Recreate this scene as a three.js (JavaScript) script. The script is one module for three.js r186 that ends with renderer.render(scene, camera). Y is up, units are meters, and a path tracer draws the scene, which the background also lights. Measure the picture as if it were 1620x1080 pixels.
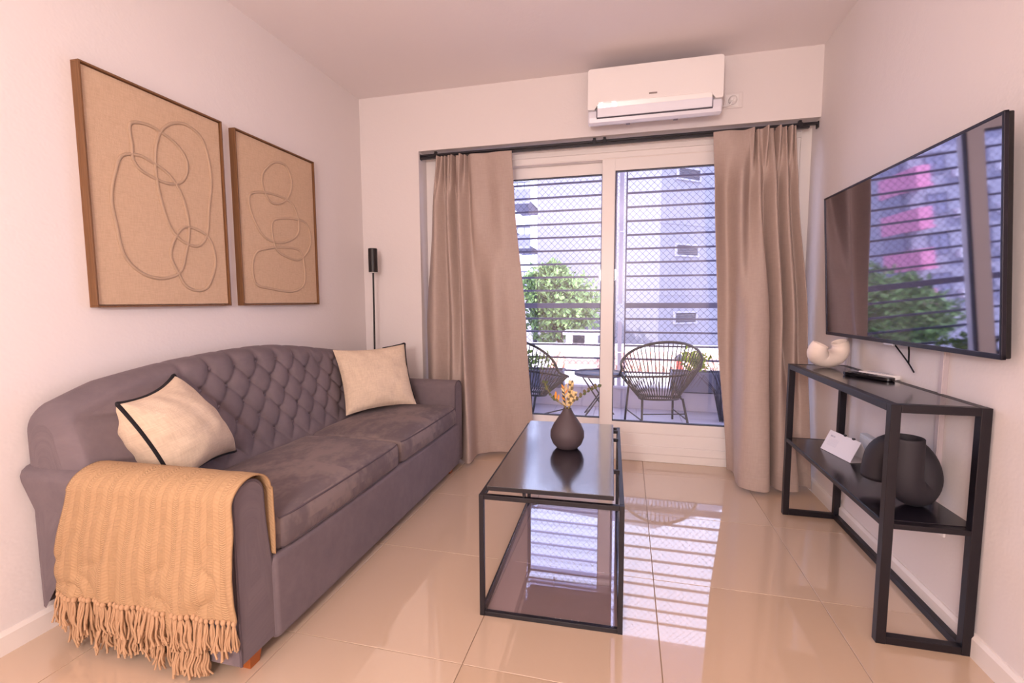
import * as THREE from 'three';
import { RoundedBoxGeometry } from 'three/addons/geometries/RoundedBoxGeometry.js';
import { mergeGeometries } from 'three/addons/utils/BufferGeometryUtils.js';
import { RectAreaLightUniformsLib } from 'three/addons/lights/RectAreaLightUniformsLib.js';

// ------------------------------------------------------------------ camera, sky, sun, lamps, exposure
const scene = new THREE.Scene();
const EYE = 1.1, XL = -1.888, XR = 1.058, ZB = -3.125, ZF = 2.6, CEIL = 2.535;
const camera = new THREE.PerspectiveCamera(72.12, 1620 / 1080, 0.05, 400);
camera.position.set(0, EYE, 0);
camera.rotation.order = 'YXZ';
camera.rotation.set(THREE.MathUtils.degToRad(-4.99), THREE.MathUtils.degToRad(13.813), THREE.MathUtils.degToRad(-0.228));
scene.add(camera);
const renderer = new THREE.WebGLRenderer({ antialias: true });
renderer.toneMapping = THREE.LinearToneMapping;
renderer.toneMappingExposure = 0.97;
renderer.shadowMap.enabled = true;
RectAreaLightUniformsLib.init();
scene.background = new THREE.Color().setRGB(3.0, 3.25, 4.8);
const sun = new THREE.DirectionalLight(new THREE.Color().setRGB(1, 0.95, 0.92), 8);
sun.position.set(-30, 34, 15); sun.target.position.set(0, 0, -12);
sun.castShadow = true; sun.shadow.mapSize.set(2048, 2048); sun.shadow.bias = -0.0005;
Object.assign(sun.shadow.camera, { left: -30, right: 30, top: 30, bottom: -30, near: 1, far: 120 });
scene.add(sun, sun.target);
const LAMPS = [[-0.308, 0.95, 7.2], [-0.35, 1.95, 6]];             // globe pendant lamps: x, z, intensity
const LAMP_COLOR = new THREE.Color().setRGB(1, 0.885, 0.85);

// ------------------------------------------------------------------ helpers
const V = (x, y, z) => new THREE.Vector3(x, y, z);
function rng(seed) { let a = seed >>> 0; return () => { a = (a + 0x6d2b79f5) | 0; let t = Math.imul(a ^ (a >>> 15), 1 | a); t = (t + Math.imul(t ^ (t >>> 7), 61 | t)) ^ t; return ((t ^ (t >>> 14)) >>> 0) / 4294967296; }; }
const lerp = (a, b, t) => a + (b - a) * t, clamp = (x, a = 0, b = 1) => Math.min(b, Math.max(a, x));
const smooth = (a, b, x) => { const t = clamp((x - a) / (b - a)); return t * t * (3 - 2 * t); };
const used = {};
function numbered(name) { const n = used[name] = (used[name] ?? -1) + 1; return n ? name + '_' + String(n).padStart(3, '0') : name; }
function tag(o, label, category, group) { o.userData = { ...o.userData, label, category }; if (group) o.userData.group = group; return o; }
function part(name, geos, mat, parent) {
  const g = Array.isArray(geos) ? (geos.length > 1 ? mergeGeometries(geos.map((q) => { q = q.index ? q.toNonIndexed() : q; for (const k of Object.keys(q.attributes)) if (!['position', 'normal', 'uv'].includes(k)) q.deleteAttribute(k); return q; })) : geos[0]) : geos;
  const m = new THREE.Mesh(g, mat); m.name = parent === scene ? numbered(name) : name; m.castShadow = m.receiveShadow = true; parent.add(m); return m;
}
function thing(name, label, category, pos = [0, 0, 0], turn = 0, group) {
  const o = new THREE.Group(); o.name = numbered(name); o.position.set(...pos); o.rotation.y = turn; scene.add(o); return tag(o, label, category, group);
}
function struct(name) { const o = new THREE.Group(); o.name = name; o.userData.kind = 'structure'; scene.add(o); return o; }
function boxUV(g) {                                                  // uv in metres from the dominant normal
  const p = g.attributes.position, n = g.attributes.normal, uv = new Float32Array(p.count * 2);
  for (let i = 0; i < p.count; i++) {
    const ax = Math.abs(n.getX(i)), ay = Math.abs(n.getY(i)), az = Math.abs(n.getZ(i));
    const [u, v] = ax >= ay && ax >= az ? [p.getZ(i), p.getY(i)] : ay >= az ? [p.getX(i), p.getZ(i)] : [p.getX(i), p.getY(i)];
    uv[2 * i] = u; uv[2 * i + 1] = v;
  }
  g.setAttribute('uv', new THREE.BufferAttribute(uv, 2)); return g;
}
function box(x0, x1, y0, y1, z0, z1, r = 0.003) {                     // rounded box between two corners
  const w = Math.abs(x1 - x0), h = Math.abs(y1 - y0), d = Math.abs(z1 - z0);
  const g = r > 0 ? new RoundedBoxGeometry(w, h, d, 2, Math.min(r, w / 2.05, h / 2.05, d / 2.05)) : new THREE.BoxGeometry(w, h, d);
  g.translate((x0 + x1) / 2, (y0 + y1) / 2, (z0 + z1) / 2); return boxUV(g);
}
const rawBox = (...a) => box(...a, 0);
function bar(a, b, r, seg = 6) {                                      // thin round rod
  const d = b.clone().sub(a), g = new THREE.CylinderGeometry(r, r, d.length(), seg, 1);
  g.applyQuaternion(new THREE.Quaternion().setFromUnitVectors(V(0, 1, 0), d.normalize())); g.translate((a.x + b.x) / 2, (a.y + b.y) / 2, (a.z + b.z) / 2); return g;
}
const curve = (pts, closed = false) => new THREE.CatmullRomCurve3(pts.map((p) => (p.isVector3 ? p : V(...p))), closed, 'centripetal');
const tube = (pts, r, n = 40, seg = 8, closed = false) => new THREE.TubeGeometry(curve(pts, closed), n, r, seg, closed);
function sweep(path, rings, seg = 24, n = 64) {                       // rings: [t, radius]; rings may run back inside to hollow the tube
  const fr = path.computeFrenetFrames(n), pos = [], idx = [], uv = [];
  rings.forEach(([t, r], k) => {
    const i = Math.min(n, Math.max(0, Math.round(t * n))), c = path.getPointAt(clamp(t)), N = fr.normals[i], B = fr.binormals[i];
    for (let j = 0; j <= seg; j++) { const a = (j / seg) * Math.PI * 2; pos.push(...c.clone().addScaledVector(N, Math.cos(a) * r).addScaledVector(B, Math.sin(a) * r).toArray()); uv.push(j / seg, k / rings.length); }
  });
  for (let k = 0; k < rings.length - 1; k++) for (let j = 0; j < seg; j++) { const a = k * (seg + 1) + j, b = a + seg + 1; idx.push(a, a + 1, b, b, a + 1, b + 1); }
  const g = new THREE.BufferGeometry(); g.setAttribute('position', new THREE.Float32BufferAttribute(pos, 3)); g.setAttribute('uv', new THREE.Float32BufferAttribute(uv, 2)); g.setIndex(idx); g.computeVertexNormals(); return g;
}
function lathe(pts, seg = 40) { return new THREE.LatheGeometry(pts.map(([r, y]) => new THREE.Vector2(r, y)), seg); }
function extrudeX(pts, x0, x1, bevel = 0.003, steps = 1) {            // profile [z, y] run along x
  const s = new THREE.Shape(pts.map(([z, y]) => new THREE.Vector2(-z, y)));
  const g = new THREE.ExtrudeGeometry(s, { depth: x1 - x0 - 2 * bevel, bevelEnabled: bevel > 0, bevelThickness: bevel, bevelSize: bevel, bevelOffset: -bevel, bevelSegments: 3, steps, curveSegments: 12 });
  g.rotateY(Math.PI / 2); g.translate(x0 + bevel, 0, 0); return boxUV(g);
}
function sheet(P, nu, nv, th, su = 1, sv = 1, closedEdges = true) {    // a sheet of cloth with thickness; P(u, v) gives the middle surface
  const at = [], id = (i, j) => i * (nv + 1) + j;
  for (let i = 0; i <= nu; i++) for (let j = 0; j <= nv; j++) at.push(P(i / nu, j / nv));
  const nor = [];
  for (let i = 0; i <= nu; i++) for (let j = 0; j <= nv; j++) {
    const a = at[id(Math.min(nu, i + 1), j)].clone().sub(at[id(Math.max(0, i - 1), j)]), b = at[id(i, Math.min(nv, j + 1))].clone().sub(at[id(i, Math.max(0, j - 1))]);
    nor.push(a.cross(b).normalize());
  }
  const pos = [], uv = [], idx = [], N = at.length;
  for (const s of [0.5, -0.5]) at.forEach((p, k) => { pos.push(p.x + nor[k].x * s * th, p.y + nor[k].y * s * th, p.z + nor[k].z * s * th); uv.push((Math.floor(k / (nv + 1)) / nu) * su, ((k % (nv + 1)) / nv) * sv); });
  for (let i = 0; i < nu; i++) for (let j = 0; j < nv; j++) { const a = id(i, j), b = id(i + 1, j), c = id(i + 1, j + 1), d = id(i, j + 1); idx.push(a, b, c, a, c, d, N + a, N + c, N + b, N + a, N + d, N + c); }
  if (closedEdges) {
    const rim = (a, b) => idx.push(a, N + a, b, b, N + a, N + b);
    for (let i = 0; i < nu; i++) { rim(id(i, 0), id(i + 1, 0)); rim(id(i + 1, nv), id(i, nv)); }
    for (let j = 0; j < nv; j++) { rim(id(0, j + 1), id(0, j)); rim(id(nu, j), id(nu, j + 1)); }
  }
  const g = new THREE.BufferGeometry(); g.setAttribute('position', new THREE.Float32BufferAttribute(pos, 3)); g.setAttribute('uv', new THREE.Float32BufferAttribute(uv, 2)); g.setIndex(idx); g.computeVertexNormals(); return g;
}
// value noise, periodic over n cells
function noiseTable(n, seed) { const r = rng(seed), t = new Float32Array(n * n); for (let i = 0; i < n * n; i++) t[i] = r(); return (u, v) => { const x = ((u % 1) + 1) % 1 * n, y = ((v % 1) + 1) % 1 * n, i = Math.floor(x), j = Math.floor(y), fx = x - i, fy = y - j, sx = fx * fx * (3 - 2 * fx), sy = fy * fy * (3 - 2 * fy), g = (a, b) => t[(b % n) * n + (a % n)]; return lerp(lerp(g(i, j), g(i + 1, j), sx), lerp(g(i, j + 1), g(i + 1, j + 1), sx), sy); }; }
const n8 = noiseTable(8, 1), n32 = noiseTable(32, 2), n128 = noiseTable(128, 3);
const fbm = (u, v) => 0.5 * n8(u, v) + 0.3 * n32(u, v) + 0.2 * n128(u, v);
function tex(w, h, fn, srgb, rx = 1, ry = 1) {
  const d = new Uint8Array(w * h * 4);
  for (let j = 0; j < h; j++) for (let i = 0; i < w; i++) { const c = fn(i / w, j / h), k = 4 * (j * w + i); if (typeof c === 'number') d[k] = d[k + 1] = d[k + 2] = clamp(c) * 255; else { d[k] = clamp(c[0]) * 255; d[k + 1] = clamp(c[1]) * 255; d[k + 2] = clamp(c[2]) * 255; } d[k + 3] = 255; }
  const t = new THREE.DataTexture(d, w, h, THREE.RGBAFormat); t.wrapS = t.wrapT = THREE.RepeatWrapping; t.magFilter = THREE.LinearFilter; t.minFilter = THREE.LinearMipmapLinearFilter; t.generateMipmaps = true; if (srgb) t.colorSpace = THREE.SRGBColorSpace; t.repeat.set(rx, ry); t.needsUpdate = true; return t;
}
const mix3 = (a, b, t) => [lerp(a[0], b[0], t), lerp(a[1], b[1], t), lerp(a[2], b[2], t)];
const std = (hex, rough, o = {}) => new THREE.MeshStandardMaterial({ color: hex, roughness: rough, ...o });
const phys = (hex, rough, o = {}) => new THREE.MeshPhysicalMaterial({ color: hex, roughness: rough, ...o });
const dbl = { side: THREE.DoubleSide };

// ------------------------------------------------------------------ materials
const wallBump = tex(256, 256, (u, v) => 0.5 * n128(u, v) + 0.5 * n32(u, v), false, 1.2, 1.2);
const weave = tex(256, 256, (u, v) => { const a = Math.sin(u * Math.PI * 2 * 32), b = Math.sin(v * Math.PI * 2 * 32); return 0.5 + 0.25 * a * b + 0.25 * (n128(u, v * 0.3) - 0.5) + 0.2 * (n128(u * 0.3, v) - 0.5); }, false, 8, 8);
const linenMap = (a, b, rep) => tex(256, 256, (u, v) => mix3(a, b, clamp(0.5 * n128(u * 1, v * 0.12) + 0.5 * n128(u * 0.12, v))), true, rep, rep);
const M = {
  wall: std(0xe6dddb, 0.85, { bumpMap: wallBump, bumpScale: 0.0006 }),
  ceiling: std(0xf0e6e5, 0.9, { bumpMap: wallBump, bumpScale: 0.0005 }),
  trim: std(0xece2dc, 0.45),
  grout: std(0xa58d78, 0.9),
  pvc: phys(0xefe8e4, 0.35),
  glass: phys(0xffffff, 0.0, { transmission: 1, thickness: 0, ior: 1.45 }),
  gasket: std(0x35323c, 0.6),
  blackMetal: std(0x17121a, 0.42, { metalness: 0.2 }),
  blackGloss: phys(0x100c14, 0.2, { ior: 1.7 }),
  rod: std(0x14101a, 0.4),
  wood: std(0xffffff, 0.55, { map: tex(128, 512, (u, v) => mix3([0.52, 0.36, 0.22], [0.38, 0.25, 0.14], clamp(0.6 * n32(u * 2, v * 0.12) + 0.4 * n128(u, v * 0.06))), true, 6, 2) }),
  canvas: std(0xffffff, 0.95, { map: linenMap([0.83, 0.71, 0.60], [0.76, 0.64, 0.53], 4), bumpMap: weave, bumpScale: 0.0006 }),
  rope: std(0xc3a68d, 0.95, { bumpMap: weave, bumpScale: 0.0008 }),
  legWood: std(0xa4561f, 0.4),
  sofa: phys(0xffffff, 0.92, { sheen: 0.6, sheenRoughness: 0.5, sheenColor: new THREE.Color(0.35, 0.28, 0.3), bumpMap: weave, bumpScale: 0.0003, map: tex(256, 256, (u, v) => mix3([0.41, 0.365, 0.385], [0.48, 0.425, 0.44], fbm(u, v)), true, 1.3, 1.3) }),
  sofaSeat: phys(0xffffff, 0.92, { sheen: 0.6, sheenRoughness: 0.5, sheenColor: new THREE.Color(0.35, 0.28, 0.28), bumpMap: weave, bumpScale: 0.0003, map: tex(256, 256, (u, v) => mix3([0.41, 0.36, 0.37], [0.51, 0.45, 0.44], smooth(0.3, 0.75, fbm(u + 0.3, v * 0.6))), true, 1, 1) }),
  welt: std(0x574b51, 0.9),
  linen: std(0xffffff, 0.95, { map: linenMap([0.92, 0.835, 0.74], [0.83, 0.74, 0.645], 3), bumpMap: weave, bumpScale: 0.0012 }),
  piping: std(0x17131a, 0.9),
  curtain: phys(0xffffff, 0.55, { map: linenMap([0.72, 0.64, 0.60], [0.68, 0.60, 0.56], 2), sheen: 0.7, sheenRoughness: 0.3, sheenColor: new THREE.Color(0.5, 0.46, 0.46) }),
  white: phys(0xf2ecea, 0.28, { clearcoat: 0.3 }),
  whiteBlue: phys(0xe2e0ea, 0.3),
  ceramicWhite: std(0xf0dfd2, 0.7),
  ceramicBlack: std(0x2b272e, 0.65),
  ceramicBrown: std(0x4a3e42, 0.6),
  plastBlack: phys(0x0d0b10, 0.25),
  lamp: std(0x1a1214, 0.45),
  chairFrame: std(0x0d0c13, 0.5),
};
// woven throw: vertical bands of chevrons and ladders, colour and relief
function throwPattern(u, v) {
  const band = (u * 30) % 1, k = Math.floor(u * 30) % 4, edge = smooth(0, 0.12, band) * smooth(1, 0.88, band); let h;
  if (k === 0) h = 0.55 + 0.45 * Math.sin((v * 105 + Math.abs(band - 0.5) * 1.6) * Math.PI * 2);
  else if (k === 2) h = 0.5 + 0.35 * Math.sin(v * 150 * Math.PI * 2);
  else h = 0.45 + 0.2 * Math.sin((v * 60 + band * (k === 1 ? 1 : -1)) * Math.PI * 2);
  return (0.15 + 0.85 * edge) * h * 0.8 + 0.2 * n128(u, v);
}
M.throw = std(0xffffff, 0.95, { bumpMap: tex(512, 1024, throwPattern, false), bumpScale: 0.0022, map: tex(512, 1024, (u, v) => mix3([0.66, 0.525, 0.385], [0.73, 0.595, 0.45], throwPattern(u, v)), true) });
M.tassel = std(0xb89270, 0.95);

// ------------------------------------------------------------------ room shell
{
  const floor = struct('floor');
  part('floor_slab', rawBox(XL - 0.2, XR + 0.2, -0.2, -0.0035, ZB - 0.33, ZF + 0.2), M.grout, floor);
  const tones = [0xd1b69e, 0xd3b9a1, 0xceb298].map((c) => phys(c, 0.025, { ior: 2.2 }));
  const px = 0.5875, pz = 0.5863, g = 0.0012, r = rng(5);
  const xs = [XL], zs = [ZB - 0.15];
  for (let x = 0.118 - 4 * px; x < XR; x += px) if (x > XL + 0.03) xs.push(x); xs.push(XR);
  for (let z = -1.845 - 2 * pz; z < ZF; z += pz) if (z > ZB - 0.1) zs.push(z); zs.push(ZF);
  const cache = {};
  for (let i = 0; i < xs.length - 1; i++) for (let j = 0; j < zs.length - 1; j++) {
    const w = xs[i + 1] - xs[i] - 2 * g, d = zs[j + 1] - zs[j] - 2 * g; if (w < 0.02 || d < 0.02) continue;
    const k = w.toFixed(4) + d.toFixed(4);
    cache[k] ??= boxUV(new RoundedBoxGeometry(w, 0.01, d, 1, 0.0012));
    const t = part('tile', cache[k], tones[Math.floor(r() * 3)], floor); t.position.set((xs[i] + xs[i + 1]) / 2, -0.005, (zs[j] + zs[j + 1]) / 2);
  }
  const ceiling = struct('ceiling'); part('ceiling_slab', rawBox(XL - 0.2, XR + 0.2, CEIL, CEIL + 0.2, ZB - 0.33, ZF + 0.2), M.ceiling, ceiling);
  const wl = struct('wall_left'); part('wall_panel', rawBox(XL - 0.2, XL, 0, CEIL, ZB - 0.33, ZF + 0.2), M.wall, wl);
  const wr = struct('wall_right'); part('wall_panel', rawBox(XR, XR + 0.2, 0, CEIL, ZB - 0.33, ZF + 0.2), M.wall, wr);
  const wb = struct('wall_back');
  part('lintel', rawBox(XL, XR, 2.14, CEIL, ZB - 0.33, ZB), M.wall, wb);
  part('wall_pier', rawBox(XL, -1.436, 0, 2.14, ZB - 0.33, ZB), M.wall, wb);
  part('reveal', [rawBox(-1.436, -1.33, 0, 2.14, ZB - 0.33, ZB - 0.13), rawBox(1.0, XR, 0, 2.14, ZB - 0.33, ZB - 0.13)], M.pvc, wb);
  const wf = struct('wall_front'); part('wall_panel', rawBox(XL - 0.2, XR + 0.2, 0, CEIL, ZF, ZF + 0.2), M.wall, wf);
  // baseboards with a chamfered top
  const prof = (d, h) => [[0, 0], [d, 0], [d, h - 0.012], [d - 0.008, h], [0, h]];
  const along = (name, z0, z1, side) => {
    const s = new THREE.Shape(prof(0.014, 0.073).map(([a, b]) => new THREE.Vector2(a * side, b))), g2 = new THREE.ExtrudeGeometry(s, { depth: z1 - z0, bevelEnabled: false });
    g2.translate(side > 0 ? XL : XR, 0, z0); const o = struct(name); part('board', boxUV(g2), M.trim, o);
  };
  along('baseboard_left', ZB, ZF, 1); along('baseboard_right', ZB - 0.13, ZF, -1);
  const bb = struct('baseboard_back');
  part('board', extrudeX(prof(0.014, 0.073).map(([a, b]) => [ZB + a, b]), XL + 0.014, -1.436, 0), M.trim, bb);
  const bf = struct('baseboard_front'); part('board', extrudeX([[ZF, 0], [ZF - 0.014, 0], [ZF - 0.014, 0.061], [ZF - 0.006, 0.073], [ZF, 0.073]], XL + 0.014, XR - 0.014, 0), M.trim, bf);
}

// ------------------------------------------------------------------ sliding balcony door
{
  const X0 = -1.33, X1 = 1.0, zf = -3.255;
  const w = struct('window_1');
  const F = part('window_frame', [
    box(X0, X1, 0.104, 0.19, -3.40, zf, 0.004), box(X0, X1, 0.055, 0.11, -3.40, zf + 0.012, 0.006), box(X0, X1, 0.0, 0.058, -3.40, zf + 0.004, 0.004),
    box(X0, X1, 2.035, 2.075, -3.40, zf - 0.004, 0.004), box(X0, X1, 2.07, 2.105, -3.40, zf + 0.012, 0.004), box(X0, X1, 2.10, 2.142, -3.40, zf + 0.028, 0.004),
    box(X0, X0 + 0.06, 0.1, 2.1, -3.40, zf, 0.004), box(X1 - 0.06, X1, 0.1, 2.1, -3.40, zf, 0.004)], M.pvc, w);
  part('weather_strip', [rawBox(X0 + 0.06, X1 - 0.06, 0.186, 0.192, -3.33, zf - 0.006), rawBox(X0 + 0.06, X1 - 0.06, 2.03, 2.036, -3.33, zf - 0.008)], M.trim, w);
  const sash = (x0, x1, zc, s, y1, head) => {
    const g = part('window_sash', [box(x0, x0 + s[0], 0.19, y1, zc - 0.02, zc + 0.02, 0.005), box(x1 - s[1], x1, 0.19, y1, zc - 0.02, zc + 0.02, 0.005),
      box(x0 + s[0] - 0.004, x1 - s[1] + 0.004, 0.19, 0.265, zc - 0.019, zc + 0.019, 0.005), box(x0 + s[0] - 0.004, x1 - s[1] + 0.004, head, y1, zc - 0.019, zc + 0.019, 0.005)], M.pvc, w);
    const a = x0 + s[0], b = x1 - s[1];
    part('gasket', [rawBox(a, b, 0.265, 0.271, zc - 0.015, zc + 0.014), rawBox(a, b, head - 0.006, head, zc - 0.015, zc + 0.014), rawBox(a, a + 0.005, 0.271, head - 0.006, zc - 0.015, zc + 0.014), rawBox(b - 0.005, b, 0.271, head - 0.006, zc - 0.015, zc + 0.014)], M.gasket, g);
    part('window_pane', rawBox(a + 0.002, b - 0.002, 0.268, head - 0.003, zc - 0.003, zc + 0.003), M.glass, g);
  };
  sash(-0.178, X1 - 0.03, -3.285, [0.086, 0.08], 2.035, 1.955);
  sash(X0 + 0.03, -0.10, -3.345, [0.08, 0.08], 2.03, 1.955);
}

// ------------------------------------------------------------------ ceiling lamps of the room, behind the camera
LAMPS.forEach(([x, z, I], i) => {
  const y = 1.5, t = thing('pendant_lamp', i ? 'white glass globe pendant lamp over the rear of the room' : 'white glass globe pendant lamp above the photographer', 'lamp', [x, CEIL, z]);
  part('canopy', lathe([[0, -0.025], [0.05, -0.025], [0.055, -0.02], [0.055, 0], [0, 0]], 32), M.white, t);
  part('rod', bar(V(0, -0.02, 0), V(0, y - CEIL + 0.072, 0), 0.005, 10), M.blackMetal, t);
  const gl = new THREE.SphereGeometry(0.075, 40, 24); gl.translate(0, y - CEIL, 0);
  part('globe', gl, std(0xffffff, 0.5, { emissive: LAMP_COLOR, emissiveIntensity: 2 }), t);
  const l = new THREE.PointLight(LAMP_COLOR, I, 0, 2); l.position.set(x, y, z); l.castShadow = true; l.shadow.radius = 7; l.shadow.bias = -0.002; scene.add(l);
});

// ------------------------------------------------------------------ sofa
const SOFA_TOP = [[-2.92, 0.70], [-2.75, 0.765], [-2.5, 0.812], [-2.13, 0.868], [-1.9, 0.884], [-1.5, 0.868], [-1.22, 0.832], [-1.09, 0.785], [-1.03, 0.735]];
function topAt(z) { for (let i = 0; i < SOFA_TOP.length - 1; i++) { const [a, b] = [SOFA_TOP[i], SOFA_TOP[i + 1]]; if (z <= b[0]) { const p0 = SOFA_TOP[Math.max(0, i - 1)], p3 = SOFA_TOP[Math.min(SOFA_TOP.length - 1, i + 2)], t = clamp((z - a[0]) / (b[0] - a[0])); return new THREE.CatmullRomCurve3 && (0.5 * (2 * a[1] + (b[1] - p0[1]) * t + (2 * p0[1] - 5 * a[1] + 4 * b[1] - p3[1]) * t * t + (3 * a[1] - p0[1] - 3 * b[1] + p3[1]) * t * t * t)); } } return SOFA_TOP.at(-1)[1]; }
const ARM_OUT = -1.04, ARM_FAR = -2.9, SOFA_FRONT = -1.06;
{
  const t = thing('sofa', 'grey fabric three-seat sofa with a diamond-tufted camel back, under the framed pictures', 'sofa', [-1.46, 0, -1.97]);
  const off = (g) => g.translate(1.46, 0, 1.97);
  // plinth body and front rail
  part('base', off(box(-1.86, SOFA_FRONT + 0.012, 0.036, 0.31, ARM_FAR + 0.08, ARM_OUT - 0.13, 0.02)), M.sofa, t);
  // arms: tapered, flaring outward to the top and to the back
  const arm = (s) => {                                                // s = 1 near arm, -1 far arm
    const zo = s > 0 ? ARM_OUT : ARM_FAR, P = [];
    const nx = 28, prof = 44, pos = [], idx = [], uv = [];
    // closed profile across the arm, from outer bottom round the top to the inner bottom (w = distance inward from the outer face)
    const pr = []; const H = 0.585, R = 0.05;
    for (let i = 0; i <= 12; i++) pr.push([0, 0.05 + (H - R - 0.05) * i / 12]);
    for (let i = 1; i <= 9; i++) { const a = Math.PI * (1 - i / 9); pr.push([0.056 + 0.056 * Math.cos(a), H - R + R * Math.sin(a)]); }
    for (let i = 1; i <= 12; i++) pr.push([0.112 + 0.045 * smooth(0, 1, i / 12), H - R - (H - R - 0.05) * i / 12]);
    const K = pr.length;
    const xs = []; for (let i = 0; i <= nx; i++) xs.push(lerp(-1.865, SOFA_FRONT, i / nx));
    const place = (x, w, y) => { const back = 1 - smooth(-1.85, -1.2, x), flare = back * (0.018 - 0.19 * (0.572 - Math.min(y, 0.572))); return [x - back * 0.09 * (Math.min(y, 0.572) / 0.572 - 1), y, zo + s * (flare - w * (1 + 0.0 * back))]; };
    const ring = (x, inset) => { const out = []; for (const [w, y] of pr) { const cw = 0.07, k = 1 - inset * 9; out.push(place(x, cw + (w - cw) * (1 - inset * 6), y > 0.1 ? y - inset * 0.9 * smooth(0.1, 0.55, y) : y + inset * 0.5)); } return out; };
    const rings = [...xs.slice(0, -1).map((x) => ring(x, 0)), ring(SOFA_FRONT - 0.012, 0), ring(SOFA_FRONT - 0.003, 0.003), ring(SOFA_FRONT, 0.01)];
    rings.forEach((rg, i) => rg.forEach((p, j) => { pos.push(...p); uv.push(p[0], j * 0.035); }));
    for (let i = 0; i < rings.length - 1; i++) for (let j = 0; j < K - 1; j++) { const a = i * K + j, b = a + K; s > 0 ? idx.push(a, b, a + 1, b, b + 1, a + 1) : idx.push(a, a + 1, b, b, a + 1, b + 1); }
    for (const [e, f] of [[rings.length - 1, 1], [0, -1]]) { const c = pos.length / 3, rg = rings[e], m = rg.reduce((q, p) => [q[0] + p[0] / K, q[1] + p[1] / K, q[2] + p[2] / K], [0, 0, 0]); pos.push(...m); uv.push(0, 0); for (const p of rg) { pos.push(...p); uv.push(p[2], p[1]); } for (let j = 0; j < K; j++) { const a = c + 1 + j, b = c + 1 + (j + 1) % K; f * s > 0 ? idx.push(c, b, a) : idx.push(c, a, b); } }
    const g = new THREE.BufferGeometry(); g.setAttribute('position', new THREE.Float32BufferAttribute(pos, 3)); g.setAttribute('uv', new THREE.Float32BufferAttribute(uv, 2)); g.setIndex(idx); g.computeVertexNormals();
    const a = part('arm', off(g), M.sofa, t);
    const wl = ring(SOFA_FRONT - 0.002, 0.003).map((p) => V(...p));
    part('piping', off(new THREE.TubeGeometry(new THREE.CatmullRomCurve3(wl), 90, 0.0042, 6)), M.welt, a);
  };
  arm(1); arm(-1);
  // tufted backrest
  const z0 = -1.05, z1 = ARM_FAR - 0.01, nu = 300, nf = 78, nr = 14, nb = 8, yb = 0.36;
  const PH = 0.128, PV = 0.158, zc = -1.98, y0 = 0.50;
  const mask = (z, y, yt) => smooth(-1.36, -1.47, z) * smooth(-2.74, -2.63, z) * smooth(0.40, 0.47, y) * smooth(yt - 0.015, yt - 0.075, y);
  const buttons = [];
  for (let r = -1; r < 6; r++) for (let k = -7; k <= 7; k++) { const z = zc + (k + (r & 1 ? 0.5 : 0)) * PH, y = y0 + r * PV / 2; if (z < -1.44 && z > -2.68 && y > 0.44 && y < topAt(z) - 0.055) buttons.push([z, y]); }
  buttons.push([-1.30, 0.70]);
  const frontX = (z, y, yt) => {
    const q = clamp((y - yb) / (yt - yb)); let x = lerp(-1.575, -1.725, Math.pow(q, 0.9));
    const a = (z - zc) / PH + (y - y0) / PV, b = (z - zc) / PH - (y - y0) / PV, m = mask(z, y, yt);
    const sa = Math.abs(Math.sin(Math.PI * a)), sb = Math.abs(Math.sin(Math.PI * b));
    let d = 0.026 * (Math.pow(sa, 0.45) * Math.pow(sb, 0.45) * 0.75 + 0.25 * Math.min(1, sa + sb)) ;
    d = lerp(0.022 + 0.012 * Math.sin(Math.PI * q), d, m);
    for (const [bz, by] of buttons) { const r2 = ((z - bz) ** 2 + (y - by) ** 2) / 0.00022; if (r2 < 12) d -= 0.011 * Math.exp(-r2); }
    // pleats running from the outer buttons over the wings
    const wing = z > -1.47 ? smooth(-1.47, -1.40, z) * smooth(-1.06, -1.2, z) : 0;
    d -= 0.010 * wing * Math.pow(Math.max(0, Math.cos(((y - 0.70) / 0.075 - (z + 1.3) * 1.6) * Math.PI)), 10) * smooth(0.5, 0.6, y);
    return x + d;
  };
  const zAt = (u) => lerp(z0, z1, u);
  const nv = nf + nr + nb, pos = [], uv = [], idx = [];
  for (let i = 0; i <= nu; i++) {
    const z = zAt(i / nu), e = Math.min(i, nu - i) / 4, yt0 = topAt(z), pinch = e < 1 ? Math.sqrt(1 - (1 - e) ** 2) : 1, yt = yt0 - 0.03 * (1 - pinch), R = 0.055;
    for (let j = 0; j <= nv; j++) {
      let x, y;
      if (j <= nf) { y = lerp(yb, yt - R, j / nf); x = frontX(z, y, yt); }
      else if (j <= nf + nr) { const a = (j - nf) / nr * Math.PI, xf = frontX(z, yt - R, yt), c = (xf - 1.868) / 2; x = c + (xf - c) * Math.cos(a); y = yt - R + R * Math.sin(a); if (m2(z)) y -= 0.004 * pleat(z) * Math.sin(a); }
      else { x = -1.868; y = lerp(yt - R, 0.1, (j - nf - nr) / nb); }
      x = -1.80 + (x + 1.80) * (0.55 + 0.45 * pinch); 
      pos.push(x, y, z + (0)); uv.push(z, y + (j > nf ? (j - nf) * 0.01 : 0));
    }
  }
  function m2(z) { return z < -1.4 && z > -2.7; }
  function pleat(z) { return Math.pow(Math.abs(Math.cos(Math.PI * (z - zc) / PH)), 12); }
  for (let i = 0; i < nu; i++) for (let j = 0; j < nv; j++) { const a = i * (nv + 1) + j, b = a + nv + 1; idx.push(a, a + 1, b, b, a + 1, b + 1); }
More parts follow.
